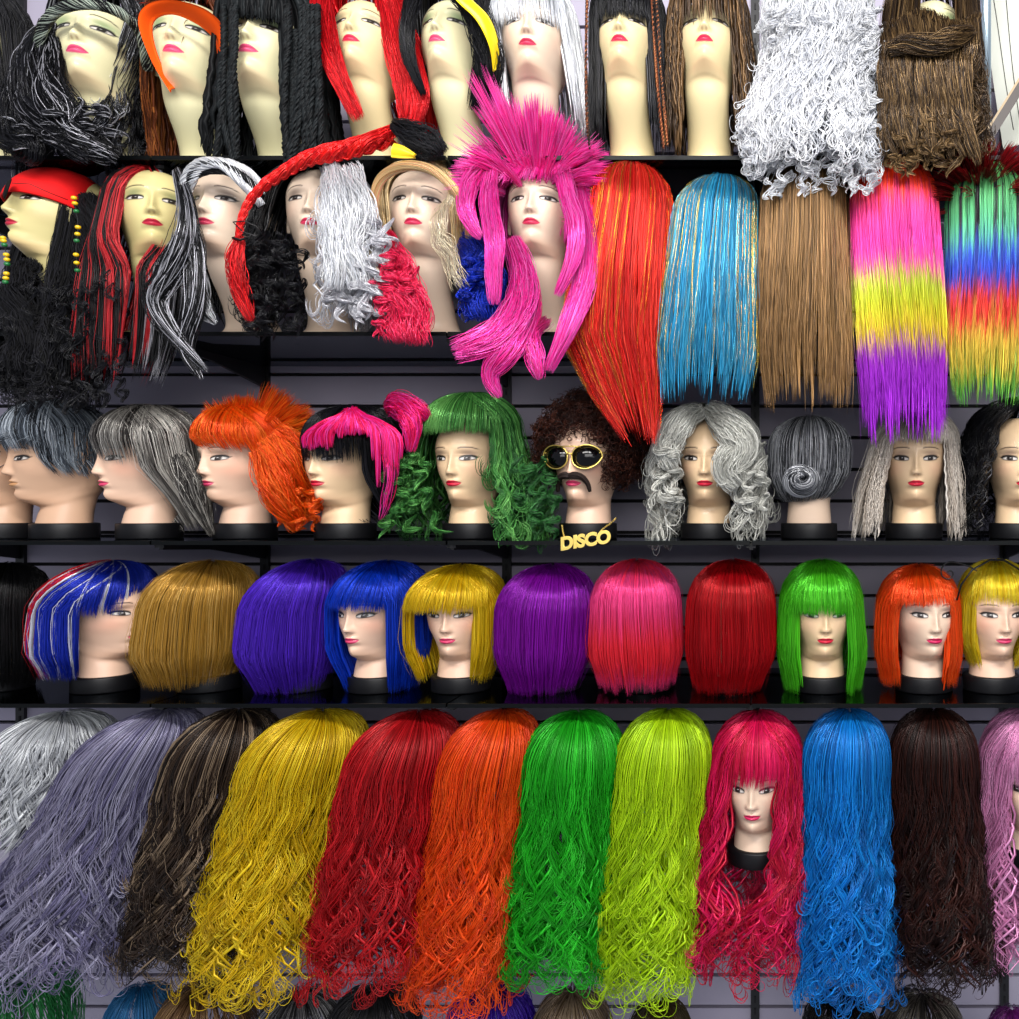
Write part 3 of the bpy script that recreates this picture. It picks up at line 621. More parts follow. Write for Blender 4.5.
# ------------------------------------------------------------ second row
G2 = 'wigs on the second shelf'
def w2(px, rows, label, cols, **k):
    a = dict(N=1600, K=20, group=G2, frizz=.0015, kc=.4, ky=1.15, dy=.02, flat=.8); a.update(k)
    return wig(px, YR[2], ZR[2], rows, label, cols, **a)
o = w2(56, [(170,0,58),(212,104,50),(260,124,46),(300,140,46),(350,150,46),(402,140,48)], 'black curly pirate wig hanging down at the left edge', BLK, mode='part', open_=1.2, yaw=-.42, N=2400, wave=(.008,.05), curl=.5, hook=.012, lenvar=.2, clump=220, kc=.6, K=32, openz=0, frizz=.003, front=.06, m='matte')
ringlets(o, 170, (0,125,270,395,1.76,1.86), BLK, (.005,.010), (.03,.06), 10, name='loose_curls', m='hair')
for g_ in ([(84,196,1.88),(90,235,1.87),(84,275,1.86),(90,310,1.84)], [(94,200,1.90),(98,245,1.88),(92,300,1.86),(70,350,1.82)], [(30,262,1.86),(12,290,1.82),(24,330,1.80),(12,370,1.79)]):
    lock(o, g_, 520, [.014,.018,.02,.018], BLK, 'side_curls', 'matte', K=30, wave=(.005,4))
def beads(o, pts, name='bead_string'):
    G = catmull([wpt(o,*q) for q in pts], np.linspace(0, len(pts)-1.01, 12)); m = MB().tube(G, .0008, 5); s_ = m.build(name, M['black'], o)
    for j, (cm, sel) in enumerate([('y', 0), ('g', 1)]):
        for k in [k for k in range(12) if k % 4 in ((0, 1) if sel == 0 else (2,))]:
            MB().lathe([(.0015,-.004),(.0048,-.0025),(.0055,0),(.0048,.0025),(.0015,.004)], 12, G[k]).build('bead', YB if sel == 0 else GB, s_)
YB = mat('yellow_bead', '#e0b818', .3, .6); GB = mat('green_bead', '#1c6a34', .3, .6)
beads(o, [(74,198,1.80),(78,225,1.79),(76,250,1.79),(78,276,1.79)]); beads(o, [(3,238,1.74),(7,262,1.74),(5,285,1.74)])
red = mat('red_cotton', '#e01418', .75, .2, noise=(30, '#d81014', '#ea1c1e'))
# bandana: fitted cloth over the crown
def cap_cloth(name, px, Y, z0, prof, zlow, sc, m, yaw=0):
    z, rx, ry, dx, dy = prof[:14].T; n = 72; th = np.linspace(-PI, PI, n, endpoint=False); V = []; kk = 22
    for i in range(kk):
        zz = z[0]+(zlow(th)-z[0])*(i/(kk-1))**1.6; s = 1.02
        R1 = np.interp(-zz, -z, rx)*sc+.0012*np.sin(th*9+i*.5); R2 = np.interp(-zz, -z, ry)*sc
        V.append(np.stack([R1*np.sin(th+yaw)+np.interp(-zz, -z, dx), -R2*np.cos(th+yaw)+np.interp(-zz, -z, dy), zz+.003], -1))
    V = np.array(V); W = V*np.array([.97,.97,1])-np.array([0,0,.003]); idx = np.arange(kk*n).reshape(kk, n)
    F1 = np.stack([idx[:-1], np.roll(idx[:-1], 1, 1), np.roll(idx[1:], 1, 1), idx[1:]], -1).reshape(-1, 4); lo = idx[-1]
    F3 = np.stack([lo, np.roll(lo, 1), np.roll(lo, 1)+kk*n, lo+kk*n], -1)
    return mesh_obj(name, np.concatenate([V.reshape(-1, 3), W.reshape(-1, 3)]), np.concatenate([F1, F1[:, ::-1]+kk*n, F3]), m, None, loc=(X(px, Y), Y, z0))
b_ = cap_cloth('bandana', 56, YR[2], ZR[2], WIGS[o['label']][1], lambda t: .118+0*t-.045*(1-np.cos(t))/2, 1.04, red, yaw=-.42)
tag(b_, 'red cotton bandana tied over the black pirate wig', 'bandana')
ep = MB(); ep.lathe([(.001,.006),(.014,.005),(.021,.0015),(.022,0),(.021,-.001),(.001,-.001)], 24)
e_ = ep.build('eye_patch', mat('black_felt', '#0b0b0c', .8, .2)); tag(e_, 'black felt eye patch with a thin string on the olive tinted bust', 'eye patch')
a = -math.radians(24+22); fd = np.array([math.sin(a), -math.cos(a), 0])
e_.location = (X(8, 1.80), 1.80, Z(189, 1.80)); from mathutils import Vector
e_.rotation_euler = Vector((fd[0], fd[1], .25)).to_track_quat('Z', 'Y').to_euler()
ey = np.array(e_.location); Ri = np.array(e_.rotation_euler.to_matrix())
MB().tube([(np.array(P3(*q))-ey) @ Ri for q in [(12,183,1.765),(30,184,1.765),(50,193,1.79),(68,200,1.82)]], .0008, 5).build('string', M['black'], e_)
RB = ['#0e0b0d','#17090c','#c01c24','#a81820','#d83038']
def streak(p, zz, rnd, P):
    ph = (p+PI) % (2*PI)-PI; k = np.sin(ph*17+1.3)+.8*np.sin(ph*31); c = np.where((k > .1)[:, None], np.array(lin('#b8222a')), np.array(lin('#120d10')))
    wside = ((ph > .75) & (ph < 2.8))[:, None]; k2 = (np.sin(ph*11)+.6*np.sin(ph*27) > .35)[:, None]
    c = np.where(wside, np.where(k2, np.array(lin('#b4b4bc')), np.array(lin('#141417'))), c); return c*(1+.22*rnd[:, None]).clip(.5, 1.6)
o = w2(158, [(166,0,148),(205,98,145),(250,108,142),(300,118,140),(350,112,136),(392,96,134)], 'long straight black wig with red streaks and grey locks', [], colf=streak, mode='part', open_=.40, yaw=.45, K=22, front=.07, flat=.6, kc=.35, openz=.2, close=235)
lock(o, [(176,170,1.80),(186,205,1.77),(184,240,1.76),(168,275,1.76),(155,300,1.755),(170,330,1.755),(208,372,1.755)], 240, [.006,.012,.018,.02,.016,.012,.004], ['#d4d4dc','#9a9aa2','#17171a','#17171a','#222226','#0e0e10'], 'grey_lock', 'gloss', K=34)
lock(o, [(186,205,1.78),(196,250,1.77),(196,300,1.76),(186,345,1.76),(202,380,1.76)], 180, [.005,.014,.014,.012,.003], ['#c0c0c8','#1a1a1e','#16161a','#101012'], 'side_lock', 'gloss', K=30)
o = w2(230, [(164,0,226),(196,86,224),(240,84,228),(300,84,232),(326,80,236)], 'black and white braided hair wrap wig on the second shelf', BLK+['#c4c6cc'], w=[.35,.25,.2,.2], mode='part', open_=1.1, yaw=0, wave=(.006,.08), openz=0, ky=1.1)
H = Hair()
for k, off in enumerate([0, 9, 18]):
    H.add(ropes([wpt(o,*q) for q in [(184+off*.2,200-off*.4,1.80),(184+off*.5,182-off*.2,1.785),(197+off*.4,172+off*.1-8,1.775),(222,168+off*.2-6,1.77),(245,176+off*.9-6,1.78),(262,190+off*1.1-4,1.80)]], 90, .0085, twist=2.5, K=50), .0010, jit(WHT if k != 1 else BLK+WHT[:1], 90, .12))
H.add(ropes([wpt(o,*q) for q in [(184,205,1.81),(186,186,1.79),(200,174,1.783),(225,172,1.78),(250,186,1.79),(264,204,1.81)]], 70, .006, twist=3, K=50), .0011, jit(BLK, 70))
H.build('braided_wrap', M['gloss'], o)
lock(o, [(200,262,1.83),(198,290,1.80),(206,312,1.79),(216,324,1.79)], 120, [.006,.012,.012,.004], WHT+BLK[:1], 'tail_lock', 'gloss', K=18)
cl_ = MB().tube([P3(*q) for q in [(233,222,1.735),(244,221,1.73),(256,226,1.735),(262,234,1.74),(256,236,1.735),(243,232,1.73),(233,222,1.735)]], .0011, 6).build('hair_clip', M['steel'])
tag(cl_, 'small black wire hair clip on the red braid', 'hair clip')
def half(p, zz, rnd, P):
    wx = (P[:, P.shape[1]//3, 0] > .002); c = np.where(wx[:, None], np.array(lin('#d4d4da')), np.array(lin('#0e0e11'))); return c*(1+.13*rnd[:, None]).clip(.6, 1.35)
o = w2(322, [(163,0,325),(200,112,312),(240,128,308),(280,136,305),(325,128,306)], 'curly wig half jet black and half white on the second shelf', [], colf=half, mode='part', open_=.52, yaw=.12, wave=(.010,.10), curl=.3, hook=.018, lenvar=.2, clump=110, kc=.8, K=32, openz=.2, front=.04, phi=(-PI, PI))
ringlets(o, 70, (334,388,215,300,1.75,1.79), ['#d8d8de','#c8c8d0','#e6e6ec'], (.012,.02), (.05,.09), 26, name='white_curls', m='gloss')
lock(o, [(330,166,1.80),(334,190,1.77),(334,225,1.755),(338,262,1.75),(332,290,1.75)], 420, [.010,.018,.02,.018,.012], WHT, 'white_sweep', 'gloss', K=30, wave=(.004,2))
lock(o, [(345,172,1.80),(356,210,1.77),(350,250,1.76),(362,290,1.76)], 420, [.02,.026,.024,.018], WHT, 'white_side', 'gloss', K=30, wave=(.004,2.5))
ringlets(o, 60, (250,300,230,320,1.75,1.80), BLK, (.008,.016), (.04,.08), 18, name='black_curls', m='gloss')
BLD = ['#e8c890','#f0d8a8','#d8b070']
o = w2(424, [(160,0,424),(196,92,420),(236,92,422),(252,84,424)], 'pale blond wig with pink and blue pigtails', BLD, mode='part', open_=.98, yaw=.08, m='gloss', openz=0, rho=(.86,1))
H = Hair(); G = [wpt(o,*q) for q in [(376,240,1.82),(374,205,1.80),(382,178,1.785),(405,166,1.775),(432,170,1.775),(455,190,1.785),(468,215,1.81),(470,240,1.84)]]
H.add(ropes(G, 420, .0095, K=50, twist=.5), .0008, jit(BLD+['#f4b48c'], 420, .1)); H.build('rolled_hairline', M['gloss'], o)
PK2 = ['#ff2a60','#f01c50','#ff4a78']; BL2 = ['#0c2cb0','#1238d0','#0a2088']
lock(o, [(380,236,1.84),(388,262,1.80),(398,290,1.78),(406,318,1.775),(404,344,1.77)], 700, [.012,.026,.030,.032,.026], PK2, 'pink_pigtail', 'gloss', K=34, wave=(.006,3))
ringlets(o, 26, (378,415,250,325,1.745,1.77), PK2, (.010,.018), (.03,.06), 22, name='pink_curls', m='gloss')
lock(o, [(468,232,1.86),(476,255,1.83),(482,285,1.81),(480,322,1.80)], 600, [.010,.022,.028,.022], BL2, 'blue_pigtail', 'gloss', K=30, wave=(.006,3))
ringlets(o, 22, (466,494,245,315,1.77,1.80), BL2, (.010,.016), (.03,.05), 20, name='blue_curls', m='gloss')
for g_, n_ in (([(450,196,1.79),(438,225,1.755),(446,250,1.755),(462,290,1.77)], 60), ([(374,220,1.80),(366,245,1.78),(376,275,1.77),(392,300,1.77)], 50)):
    lock(o, g_, n_, [.004,.01,.014,.012], ['#e8dcc0','#d8c8a8'], 'wispy_strand', 'gloss', r=.0005, K=30, wave=(.004,3))
# hot pink punk wig
PU = ['#ff40b4','#ff50c0','#ff30a4','#ff70cc']
o = w2(541, [(168,0,540),(205,104,534),(235,104,534),(250,98,534)], 'hot pink spiky punk wig with long side tails', PU, mode='bangs', bang=180, bangrag=.010, open_=.86, yaw=0, m='gloss', N=1500, bangw=.9)
for cnt, d0, sp, L, dr, cp in [(800,(-.8,-.3,.6),.22,.125,.3,26),(900,(.8,-.3,.55),.24,.14,.3,30),(700,(-.2,-.3,.95),.26,.16,.1,30),(600,(.3,-.3,.9),.24,.13,.1,30),(360,(-.4,-.2,1.),.13,.22,.05,14),(500,(0,-.4,.85),.22,.06,.4,0)]:
    spike_obj(o, 'spikes', cnt, (-.005,.0,.105), (.08,.085,.09), d0, sp, L, PU, 'hair', droop=dr, clump=cp, K=12)
for g_, n_, r_ in [([(492,168,1.83),(488,200,1.78),(494,240,1.75),(494,275,1.745),(495,305,1.745)], 260, [.008,.012,.012,.010,.006]),
                   ([(512,240,1.84),(522,275,1.80),(520,305,1.76),(495,335,1.72),(452,352,1.71)], 420, [.012,.018,.020,.018,.012]),
                   ([(525,270,1.84),(528,310,1.79),(510,345,1.73),(490,372,1.73),(500,398,1.735)], 300, [.012,.018,.018,.012,.004]),
                   ([(562,166,1.83),(568,195,1.79),(576,225,1.76),(572,262,1.75),(556,296,1.75)], 220, [.011,.012,.010,.004]),
                   ([(574,168,1.86),(582,205,1.83),(588,240,1.80),(584,285,1.77),(568,330,1.74),(548,372,1.74)], 460, [.012,.016,.016,.013,.006]),
                   ([(482,166,1.84),(470,182,1.80),(466,205,1.77),(472,225,1.765),(482,238,1.765)], 200, [.014,.014,.01,.005]),
                   ([(545,320,1.84),(530,335,1.76),(535,360,1.74),(540,380,1.74)], 160, [.012,.014,.012,.004])]:
    lock(o, g_, n_, r_, PU if g_[0][1] < 260 else PU+['#ff4a90'], 'side_tail', 'gloss', K=26, spread=.4)
# tinsel wigs and long back views
def tins(o, prof, n, cols, **k):
    H = Hair(); P, cl, p0, zz = hang(n, prof, prof[-1, 0]+.02, rho=(1.0,1.03), kc=.3, K=26, frizz=.003, clump=60, **k)
    n = len(P); nseg = P.shape[1]; C = jit(cols, n, .2); C = np.repeat(C[:, None], nseg, 1)*(1+.5*rng.random((n, nseg, 1))); H.add(P, .00036, C); H.build('tinsel', M['tinsel'], o)
def w2b(px, rows, label, cols, **k):
    a = dict(N=2100, K=22, front=.105, flat=.45, dy=-.005, ky=1.12, m='gloss', lenvar=.15, kc=.45, clump=110, frizz=.003, under=260); a.update(k); return w2(px, rows, label, cols, **a)
o = w2b(628, [(166,0,632),(215,88,630),(280,98,623),(345,100,618),(400,70,632),(452,30,650)], 'long red tinsel wig seen from behind', ['#d81c18','#e82c20','#b81210','#f04030']); tins(o, WIGS[o['label']][1], 150, ['#c08828','#d03020','#b08030','#e02818'])
o = w2b(715, [(179,0,722),(222,88,716),(290,94,712),(360,98,710),(412,84,708)], 'long turquoise blue tinsel wig seen from behind', ['#1884b0','#2494c4','#106a94','#3aa4cc']); tins(o, WIGS[o['label']][1], 150, ['#b09838','#c8b050','#60b8d8','#8a7a30'])
w2b(805, [(162,0,805),(206,88,803),(280,92,803),(350,92,804),(420,82,806)], 'long straight honey brown wig with darker roots', [], colf=lambda p, zz, r, P: (np.array(lin('#8a6840'))*(1-sstep(Z(212,1.9), Z(185,1.9), zz))[..., None]+np.array(lin('#3c2a16'))*sstep(Z(212,1.9), Z(185,1.9), zz)[..., None])*(1+.42*r[:, None, None]).clip(.35, 1.7))
def bands(stops):
    def f(p, zz, r, P):
        zz = zz+.012*r[:, None]+.006*np.sin(p*23)[:, None]; py = CY-zz*F/1.80; c = np.zeros(zz.shape+(3,)); xs = [s[0] for s in stops]; cs = np.array([lin(s[1]) for s in stops])
        for i in range(3): c[..., i] = np.interp(py, xs, cs[:, i])
        return c*(1+.12*r[:, None, None]).clip(.6, 1.4)
    return f
w2b(893, [(163,0,892),(205,90,893),(280,90,895),(350,88,897),(452,82,897)], 'long rainbow wig striped orange pink yellow and purple', [], colf=bands([(160,'#ff3a10'),(186,'#ff4820'),(200,'#ff3c90'),(250,'#f83ab0'),(268,'#f060a0'),(278,'#c8d840'),(300,'#d0d828'),(325,'#e8d028'),(342,'#e0b838'),(352,'#a828d0'),(450,'#b024e0')]))
def multi(p, zz, r, P):
    ph = (p+PI) % (2*PI)-PI; k = np.sin(ph*13+.5)*.6+.6*np.sin(ph*29+2)+.3*r
    A = bands([(165,'#6ab868'),(215,'#58b880'),(240,'#50a8a0'),(252,'#2048c8'),(280,'#1c34b0'),(292,'#d02418'),(325,'#d83020'),(340,'#e0c040'),(372,'#d8c040'),(385,'#4aa030'),(425,'#58a838')])(p, zz, r, P)
    B = bands([(165,'#201820'),(225,'#181420'),(240,'#2040a0'),(275,'#1c2c90'),(290,'#a01c14'),(330,'#e0a030'),(370,'#68a838'),(425,'#4a9030')])(p, zz, r, P)
    return np.where((k > .55)[:, None, None], B, A)
o = w2b(980, [(166,0,985),(212,82,984),(280,80,982),(350,78,978),(418,62,974)], 'long multicoloured mullet wig with dark red spikes on top', [], colf=multi)
for cnt, d0, sp, L, cp in [(500,(-.6,-.5,.6),.3,.075,30),(700,(.1,-.5,.85),.38,.085,36),(400,(.7,-.4,.6),.3,.09,20)]:
    spike_obj(o, 'spikes', cnt, (0,.0,.11), (.078,.085,.075), d0, sp, L, ['#8a0c14','#a81420','#5c080e'], droop=.25, clump=cp, K=10)

# ------------------------------------------------------------ third row
G3 = 'wigs on the third shelf'
def w3(px, rows, label, cols, **k):
    a = dict(N=1600, K=18, group=G3, frizz=.0015, kc=.45, ky=1.16, dy=.003); a.update(k)
    return wig(px, YR[3], ZR[3], rows, label, cols, **a)
GRY = ['#4a525c','#727c88','#9aa4ae','#1c2026','#c0c8d0']
o = w3(64, [(399,0,58),(436,112,56),(462,98,62),(480,80,76)], 'tousled short grey and black wig at the left end of the third shelf', GRY, mode='bangs', bang=449, bangrag=.013, open_=1.0, yaw=-.66, bangw=1.2, frizz=.004, bangn=.6)
spike_obj(o, 'tousled_top', 420, (-.02,0,.115), (.10,.10,.085), (-.3,-.5,.8), .5, .035, GRY, droop=.5, clump=50)
o = w3(149, [(405,0,152),(440,112,149),(470,104,156),(500,66,178),(534,36,196)], 'silver and black layered short wig', ['#9a9690','#c0bcb4','#2a2624','#6e6a66','#d4d0c8'], mode='bangs', bang=456, bangrag=.02, open_=.95, yaw=-.58, bangw=1.15, m='gloss', clump=60, kc=.7, bangtilt=-.01)
lock(o, [(178,455,1.88),(188,480,1.88),(196,505,1.89),(212,536,1.90)], 260, [.014,.018,.014,.004], ['#a8a49c','#5a5652','#2a2624'], 'side_lock', 'gloss', K=20)
o = w3(245, [(404,0,246),(440,108,246),(466,88,262),(490,66,282)], 'bright orange punk wig with a spiky crown', ORG, mode='bangs', bang=450, bangrag=.008, open_=.95, yaw=-.42, bangw=1.1, m='gloss')
for cnt, d0, sp, L, cp in [(600,(.1,-.1,.95),.25,.06,40),(800,(.75,.1,.75),.28,.105,50),(300,(-.35,-.3,.9),.2,.045,24)]:
    spike_obj(o, 'spikes', cnt, (-.005,.0,.105), (.085,.09,.085), d0, sp, L, ORG+['#ff8a20'], droop=.1, clump=cp, K=10)
for g_ in [[(264,440,1.90),(282,465,1.91),(296,495,1.95),(314,520,1.97)], [(275,430,1.95),(298,455,1.97),(314,485,1.98),(322,512,1.98)], [(258,450,1.89),(274,480,1.89),(288,512,1.91),(300,530,1.93)]]:
    lock(o, g_, 420, [.016,.024,.020,.008], ORG, 'back_layers', 'gloss', K=20, wave=(.005,1.5))
ringlets(o, 24, (278,314,480,520,1.90,1.96), ORG, (.008,.014), (.02,.04), 14, name='flicked_tips', m='gloss')
o = w3(345, [(405,0,358),(440,104,354),(475,100,356),(510,70,378),(528,40,392)], 'black wig with hot pink streaks and two pigtails', BLK, mode='bangs', bang=462, bangrag=.008, open_=.9, yaw=-.24, m='gloss')
H = Hair(); PK = ['#ff2a9c','#ff1c70','#ff48b0','#f81860']
for k in range(22):
    a = 306+k*4.4; top = (352+rng.uniform(-8,8), 408+abs(k-11)*.5, 1.90); e_y = 446+rng.uniform(-4,6) if k < 7 else (432+rng.uniform(0,8) if k < 15 else 470+rng.uniform(-16,20)); H.add(ropes([wpt(o,*top), wpt(o, (a+352)/2, 414+abs(k-11)*.6, 1.875), wpt(o, a, 426+abs(k-10)*.8, 1.868), wpt(o, a+(2 if k > 11 else -1), e_y, 1.872)], 34, .0045, K=16, loose=.3), .0008, jit(PK, 34, .12))
H.build('pink_streaks', M['gloss'], o)
for g_ in [[(392,408,1.92),(404,412,1.88),(412,428,1.87),(410,452,1.88)], [(388,410,1.93),(398,404,1.90),(418,410,1.89),(428,420,1.90)]]:
    lock(o, g_, 320, [.010,.018,.014,.005], PK, 'pigtail', 'gloss', K=18)
lock(o, [(382,440,1.88),(392,470,1.875),(386,505,1.88),(380,520,1.88)], 130, [.006,.01,.008,.003], PK+BLK, 'side_lock', 'gloss', K=18)
GRN = ['#3f8238','#519a48','#28602a','#6ab058']
o = w3(472, [(393,0,474),(432,104,470),(465,124,470),(500,158,472),(540,172,470)], 'moss green wig swept back with long curls', GRN, mode='bangs', bang=436, bangrag=.003, open_=.9, yaw=-.12, bangw=1.05, m='gloss', wave=(.010,.09), curl=.3, hook=.017, lenvar=.2, kc=.8, clump=150, K=32, start=.3, N=2300)
ringlets(o, 44, (388,428,452,520,1.88,1.95), GRN, (.010,.018), (.03,.06), 22, name='left_curls', m='gloss')
ringlets(o, 44, (505,556,455,520,1.88,1.95), ['#1f4a24','#2c6430','#3a7a3c'], (.010,.018), (.03,.06), 22, name='right_curls')
# afro
o = new_wig(588, YR[3], ZR[3], 'big dark brown curly afro wig', G3); H = Hair(); N = 4200
d = rng.normal(size=(N, 3)); d /= np.linalg.norm(d, axis=1)[:, None]; cc = np.array([.004, .020, .125]); rr3 = np.array([.134, .132, .128])
ang = np.arctan2(d[:, 0]+.18, -d[:, 1]); keep = ~((np.abs(ang) < .62) & (d[:, 2] < -.03) & (d[:, 1] < 0)) & (d[:, 2] > -.78); d = d[keep]; N = len(d)
rad_ = rng.uniform(.66, 1.0, N)[:, None]*(1+.05*np.sin(d[:, :1]*9)*np.sin(d[:, 2:]*11+1)); base = cc+d*rr3*rad_; K = 16; s = np.linspace(0, 1, K)
u1 = np.cross(d, rng.normal(size=(N, 3))); u1 /= np.linalg.norm(u1, axis=1)[:, None]; u2 = np.cross(d, u1); tt = (s[None]*rng.uniform(1.2, 2.4, (N, 1))*2*PI+rng.uniform(0, 6, (N, 1)))
R_ = rng.uniform(.003, .0065, (N, 1)); ax2 = d+.8*rng.normal(size=(N, 3))
P = base[:, None]+(R_*np.cos(tt))[..., None]*u1[:, None]+(R_*np.sin(tt))[..., None]*u2[:, None]+ax2[:, None]*(s[None, :, None]-.5)*.016
H.add(P, .0008, jit(['#3a1a12','#4a2418','#2a120c','#5c3022'], N, .2)); H.build('curls', M['hair'], o)
n2 = 900; d2 = rng.normal(size=(n2, 3)); d2 /= np.linalg.norm(d2, axis=1)[:, None]; d2 = d2[~((np.abs(np.arctan2(d2[:, 0]+.18, -d2[:, 1])) < .8) & (d2[:, 2] < -.02)) & (d2[:, 2] > -.6)]; n2 = len(d2)
H = Hair(); H.add(cc+d2[:, None]*rr3*np.linspace(.62, .80, 4)[None, :, None], .009, jit(['#2a120c'], n2)); H.build('undercoat', M['matte'], o)
SG = ['#c8c8c0','#dcdcd4','#b0b0a8','#ececE4']
o = w3(709, [(404,0,706),(440,106,707),(475,120,706),(510,116,708),(540,112,710)], 'silver wig with big curls falling across the face', SG, mode='part', open_=.72, m='hair', wave=(.011,.10), curl=.3, hook=.019, lenvar=.22, clump=110, kc=.85, K=30, start=.12)
lock(o, [(708,410,1.92),(726,425,1.87),(740,445,1.86),(728,470,1.86),(738,488,1.865)], 460, [.012,.022,.024,.022,.012], SG, 'face_sweep', 'hair', K=30, wave=(.004,2))
lock(o, [(702,410,1.92),(682,422,1.88),(668,445,1.875),(672,470,1.88)], 320, [.010,.018,.018,.012], SG, 'left_sweep', 'hair', K=26, wave=(.004,2))
ringlets(o, 26, (660,680,435,500,1.86,1.93), SG, (.012,.018), (.03,.06), 24, name='left_curls'); ringlets(o, 34, (725,762,440,500,1.86,1.93), SG, (.012,.018), (.03,.06), 24, name='right_curls')
GB2 = ['#5c5e64','#85878d','#b4b6ba','#2c2e32']
o = w3(809, [(416,0,810),(450,84,809),(474,82,808),(492,62,806),(503,38,804)], 'grey wig with a low bun seen from behind', GB2, kc=.2, m='hair', lenvar=.01, byclump=False, frizz=.004, r=.0006, N=2200)
H = Hair(); q = wpt(o, 801, 480, 1.865)
for k in range(9):
    t = np.linspace(0, 2*PI*.92, 20)+k*.9; ra = .031*(1-k/11); el = (k-3)*.003
    G = np.stack([q[0]+ra*np.cos(t), q[1]-.012+.012*np.cos(t+k)-.0035*(8-abs(k-4)), q[2]+ra*.85*np.sin(t)+el*.3], -1); H.add(ropes(G, 70, .0085, K=34, twist=.6), .0009, jit(GB2, 70, .18))
H.build('bun', M['gloss'], o)
o = w3(914, [(411,0,920),(448,90,914),(490,108,910),(542,118,908)], 'long crimped platinum blond wig with a fringe', ['#d0c4b6','#dcd2c6','#c0b4a6','#e8e0d6'], mode='bangs', bang=444, open_=.72, wave=(.0016,.009), coh=0, start=.1, K=60, clump=60, kc=.6, bangw=.8, N=1500, m='hair', frizz=.002)
w3(1018, [(397,0,1022),(440,112,1018),(480,118,1014),(536,112,1008)], 'long black curly wig at the right edge of the third shelf', BLK, mode='part', open_=.62, wave=(.008,.06), curl=.4, hook=.012, lenvar=.25, clump=150, kc=.75, K=32, start=.1, m='gloss', yaw=-.1)
# sunglasses
def glasses(px, Y, z0, yaw):
    o = empty('sunglasses', (X(px, Y), Y, z0), -math.radians(yaw)); tag(o, 'gold aviator sunglasses with black lenses on the afro mannequin', 'sunglasses')
    fr = MB()
    for sg in (-1, 1):
        t = np.linspace(0, 2*PI, 40, endpoint=False); cx = sg*.0365
        xs = cx+.0315*np.cos(t)*(1+.06*np.sin(t)); zs = .093+.0255*np.sin(t)*(1+.0*t)-.004*sg*np.cos(t)*0-.004*np.where(np.sin(t) < 0, -sg*np.cos(t), 0)
        ys = -.104+(np.abs(xs)/.07)**2*.018; G = np.stack([xs, ys, zs], -1); f_ = MB().tube(G, .0017, 8, closed=True).build('lens_rim', M['gold'], o)
        c0 = G.mean(0)+np.array([0, -.003, 0]); V = np.concatenate([G, [c0], G+[0, .0018, 0], [c0+[0, .0018, 0]]]); n = 40
        Fs = [[i, (i+1) % n, n] for i in range(n)]+[[n+1+(i+1) % n, n+1+i, 2*n+1] for i in range(n)]+[[(i+1) % n, i, n+1+i, n+1+(i+1) % n] for i in range(n)]
        mesh_obj('lens', V, Fs, M['lens'], o)
        MB().tube([(sg*.062, -.090, .102), (sg*.070, -.075, .102), (sg*.074, -.03, .099), (sg*.074, .01, .092)], .0015, 6).build('temple', M['gold'], o)
    MB().tube([(-.0075,-.105,.097),(0,-.1085,.101),(.0075,-.105,.097)], .0016, 8).build('bridge', M['gold'], o)
    MB().tube([(-.026,-.1045,.114),(-.01,-.108,.1155),(.01,-.108,.1155),(.026,-.1045,.114)], .0014, 8).build('brow_bar', M['gold'], o)
glasses(588, YR[3], ZR[3], 10)
def moustache(px, Y, z0, yaw):
    o = empty('moustache', (X(px, Y), Y, z0), -math.radians(yaw)); tag(o, 'dark brown drooping false moustache on the afro mannequin', 'moustache'); H = Hair()
    for sg in (-1, 1):
        H.add(ropes([(0,-.104,.052),(sg*.012,-.103,.053),(sg*.025,-.096,.049),(sg*.034,-.087,.036),(sg*.037,-.080,.018)], 420, [.006,.0075,.0062,.0048,.0034], K=20), .0008, jit(['#2c2220','#3a2e2a','#1e1614'], 420, .15))
    H.build('hair', M['matte'], o)
moustache(588, YR[3], ZR[3], 10)
# necklace
nk = empty('necklace', (X(590, 2.0), 2.0, ZR[3])); tag(nk, 'gold chain necklace with a DISCO pendant hanging over the shelf edge', 'necklace')
ca = [wpt(nk,*q) for q in [(562,525,1.86),(563,532,1.845),(565,540,1.838)]]; cb = [wpt(nk,*q) for q in [(616,518,1.90),(612,522,1.875),(604,528,1.85),(600,532,1.840)]]
for G in (ca, cb):
    G = catmull(G, np.linspace(0, len(G)-1.001, 26 if G is cb else 16)); m = MB()
    for i in range(len(G)-1): t = np.linspace(0, 2*PI, 8, endpoint=False); a_ = (G[i]+G[i+1])/2; m.tube([a_+np.array([.0016*math.cos(q_), 0 if i % 2 else .001*math.sin(q_), .0012*math.sin(q_)*(1 if i % 2 else .6)]) for q_ in t], .00045, 5, closed=True)
    m.build('chain', M['gold'], nk)
fc = bpy.data.curves.new('disco_lettering', 'FONT'); fc.body = 'DISCO'; fc.size = .036; fc.extrude = .0012; fc.offset = .0016; fc.shear = .15; fc.bevel_depth = .0003; fc.space_character = .98
fo = bpy.data.objects.new('pendant_lettering', fc); COL.objects.link(fo); fo.parent = nk; p_ = wpt(nk, 560.5, 550, 1.836); fo.location = p_; fo.rotation_euler = (PI/2, -math.radians(9), 0); fo.data.materials.append(M['gold'])
bpy.context.view_layer.update(); me_ = bpy.data.meshes.new_from_object(fo.evaluated_get(bpy.context.evaluated_depsgraph_get())); f2 = bpy.data.objects.new('pendant_lettering', me_); COL.objects.link(f2); f2.parent = nk; f2.location = fo.location; f2.rotation_euler = fo.rotation_euler; bpy.data.objects.remove(fo); f2.name = 'pendant_lettering'
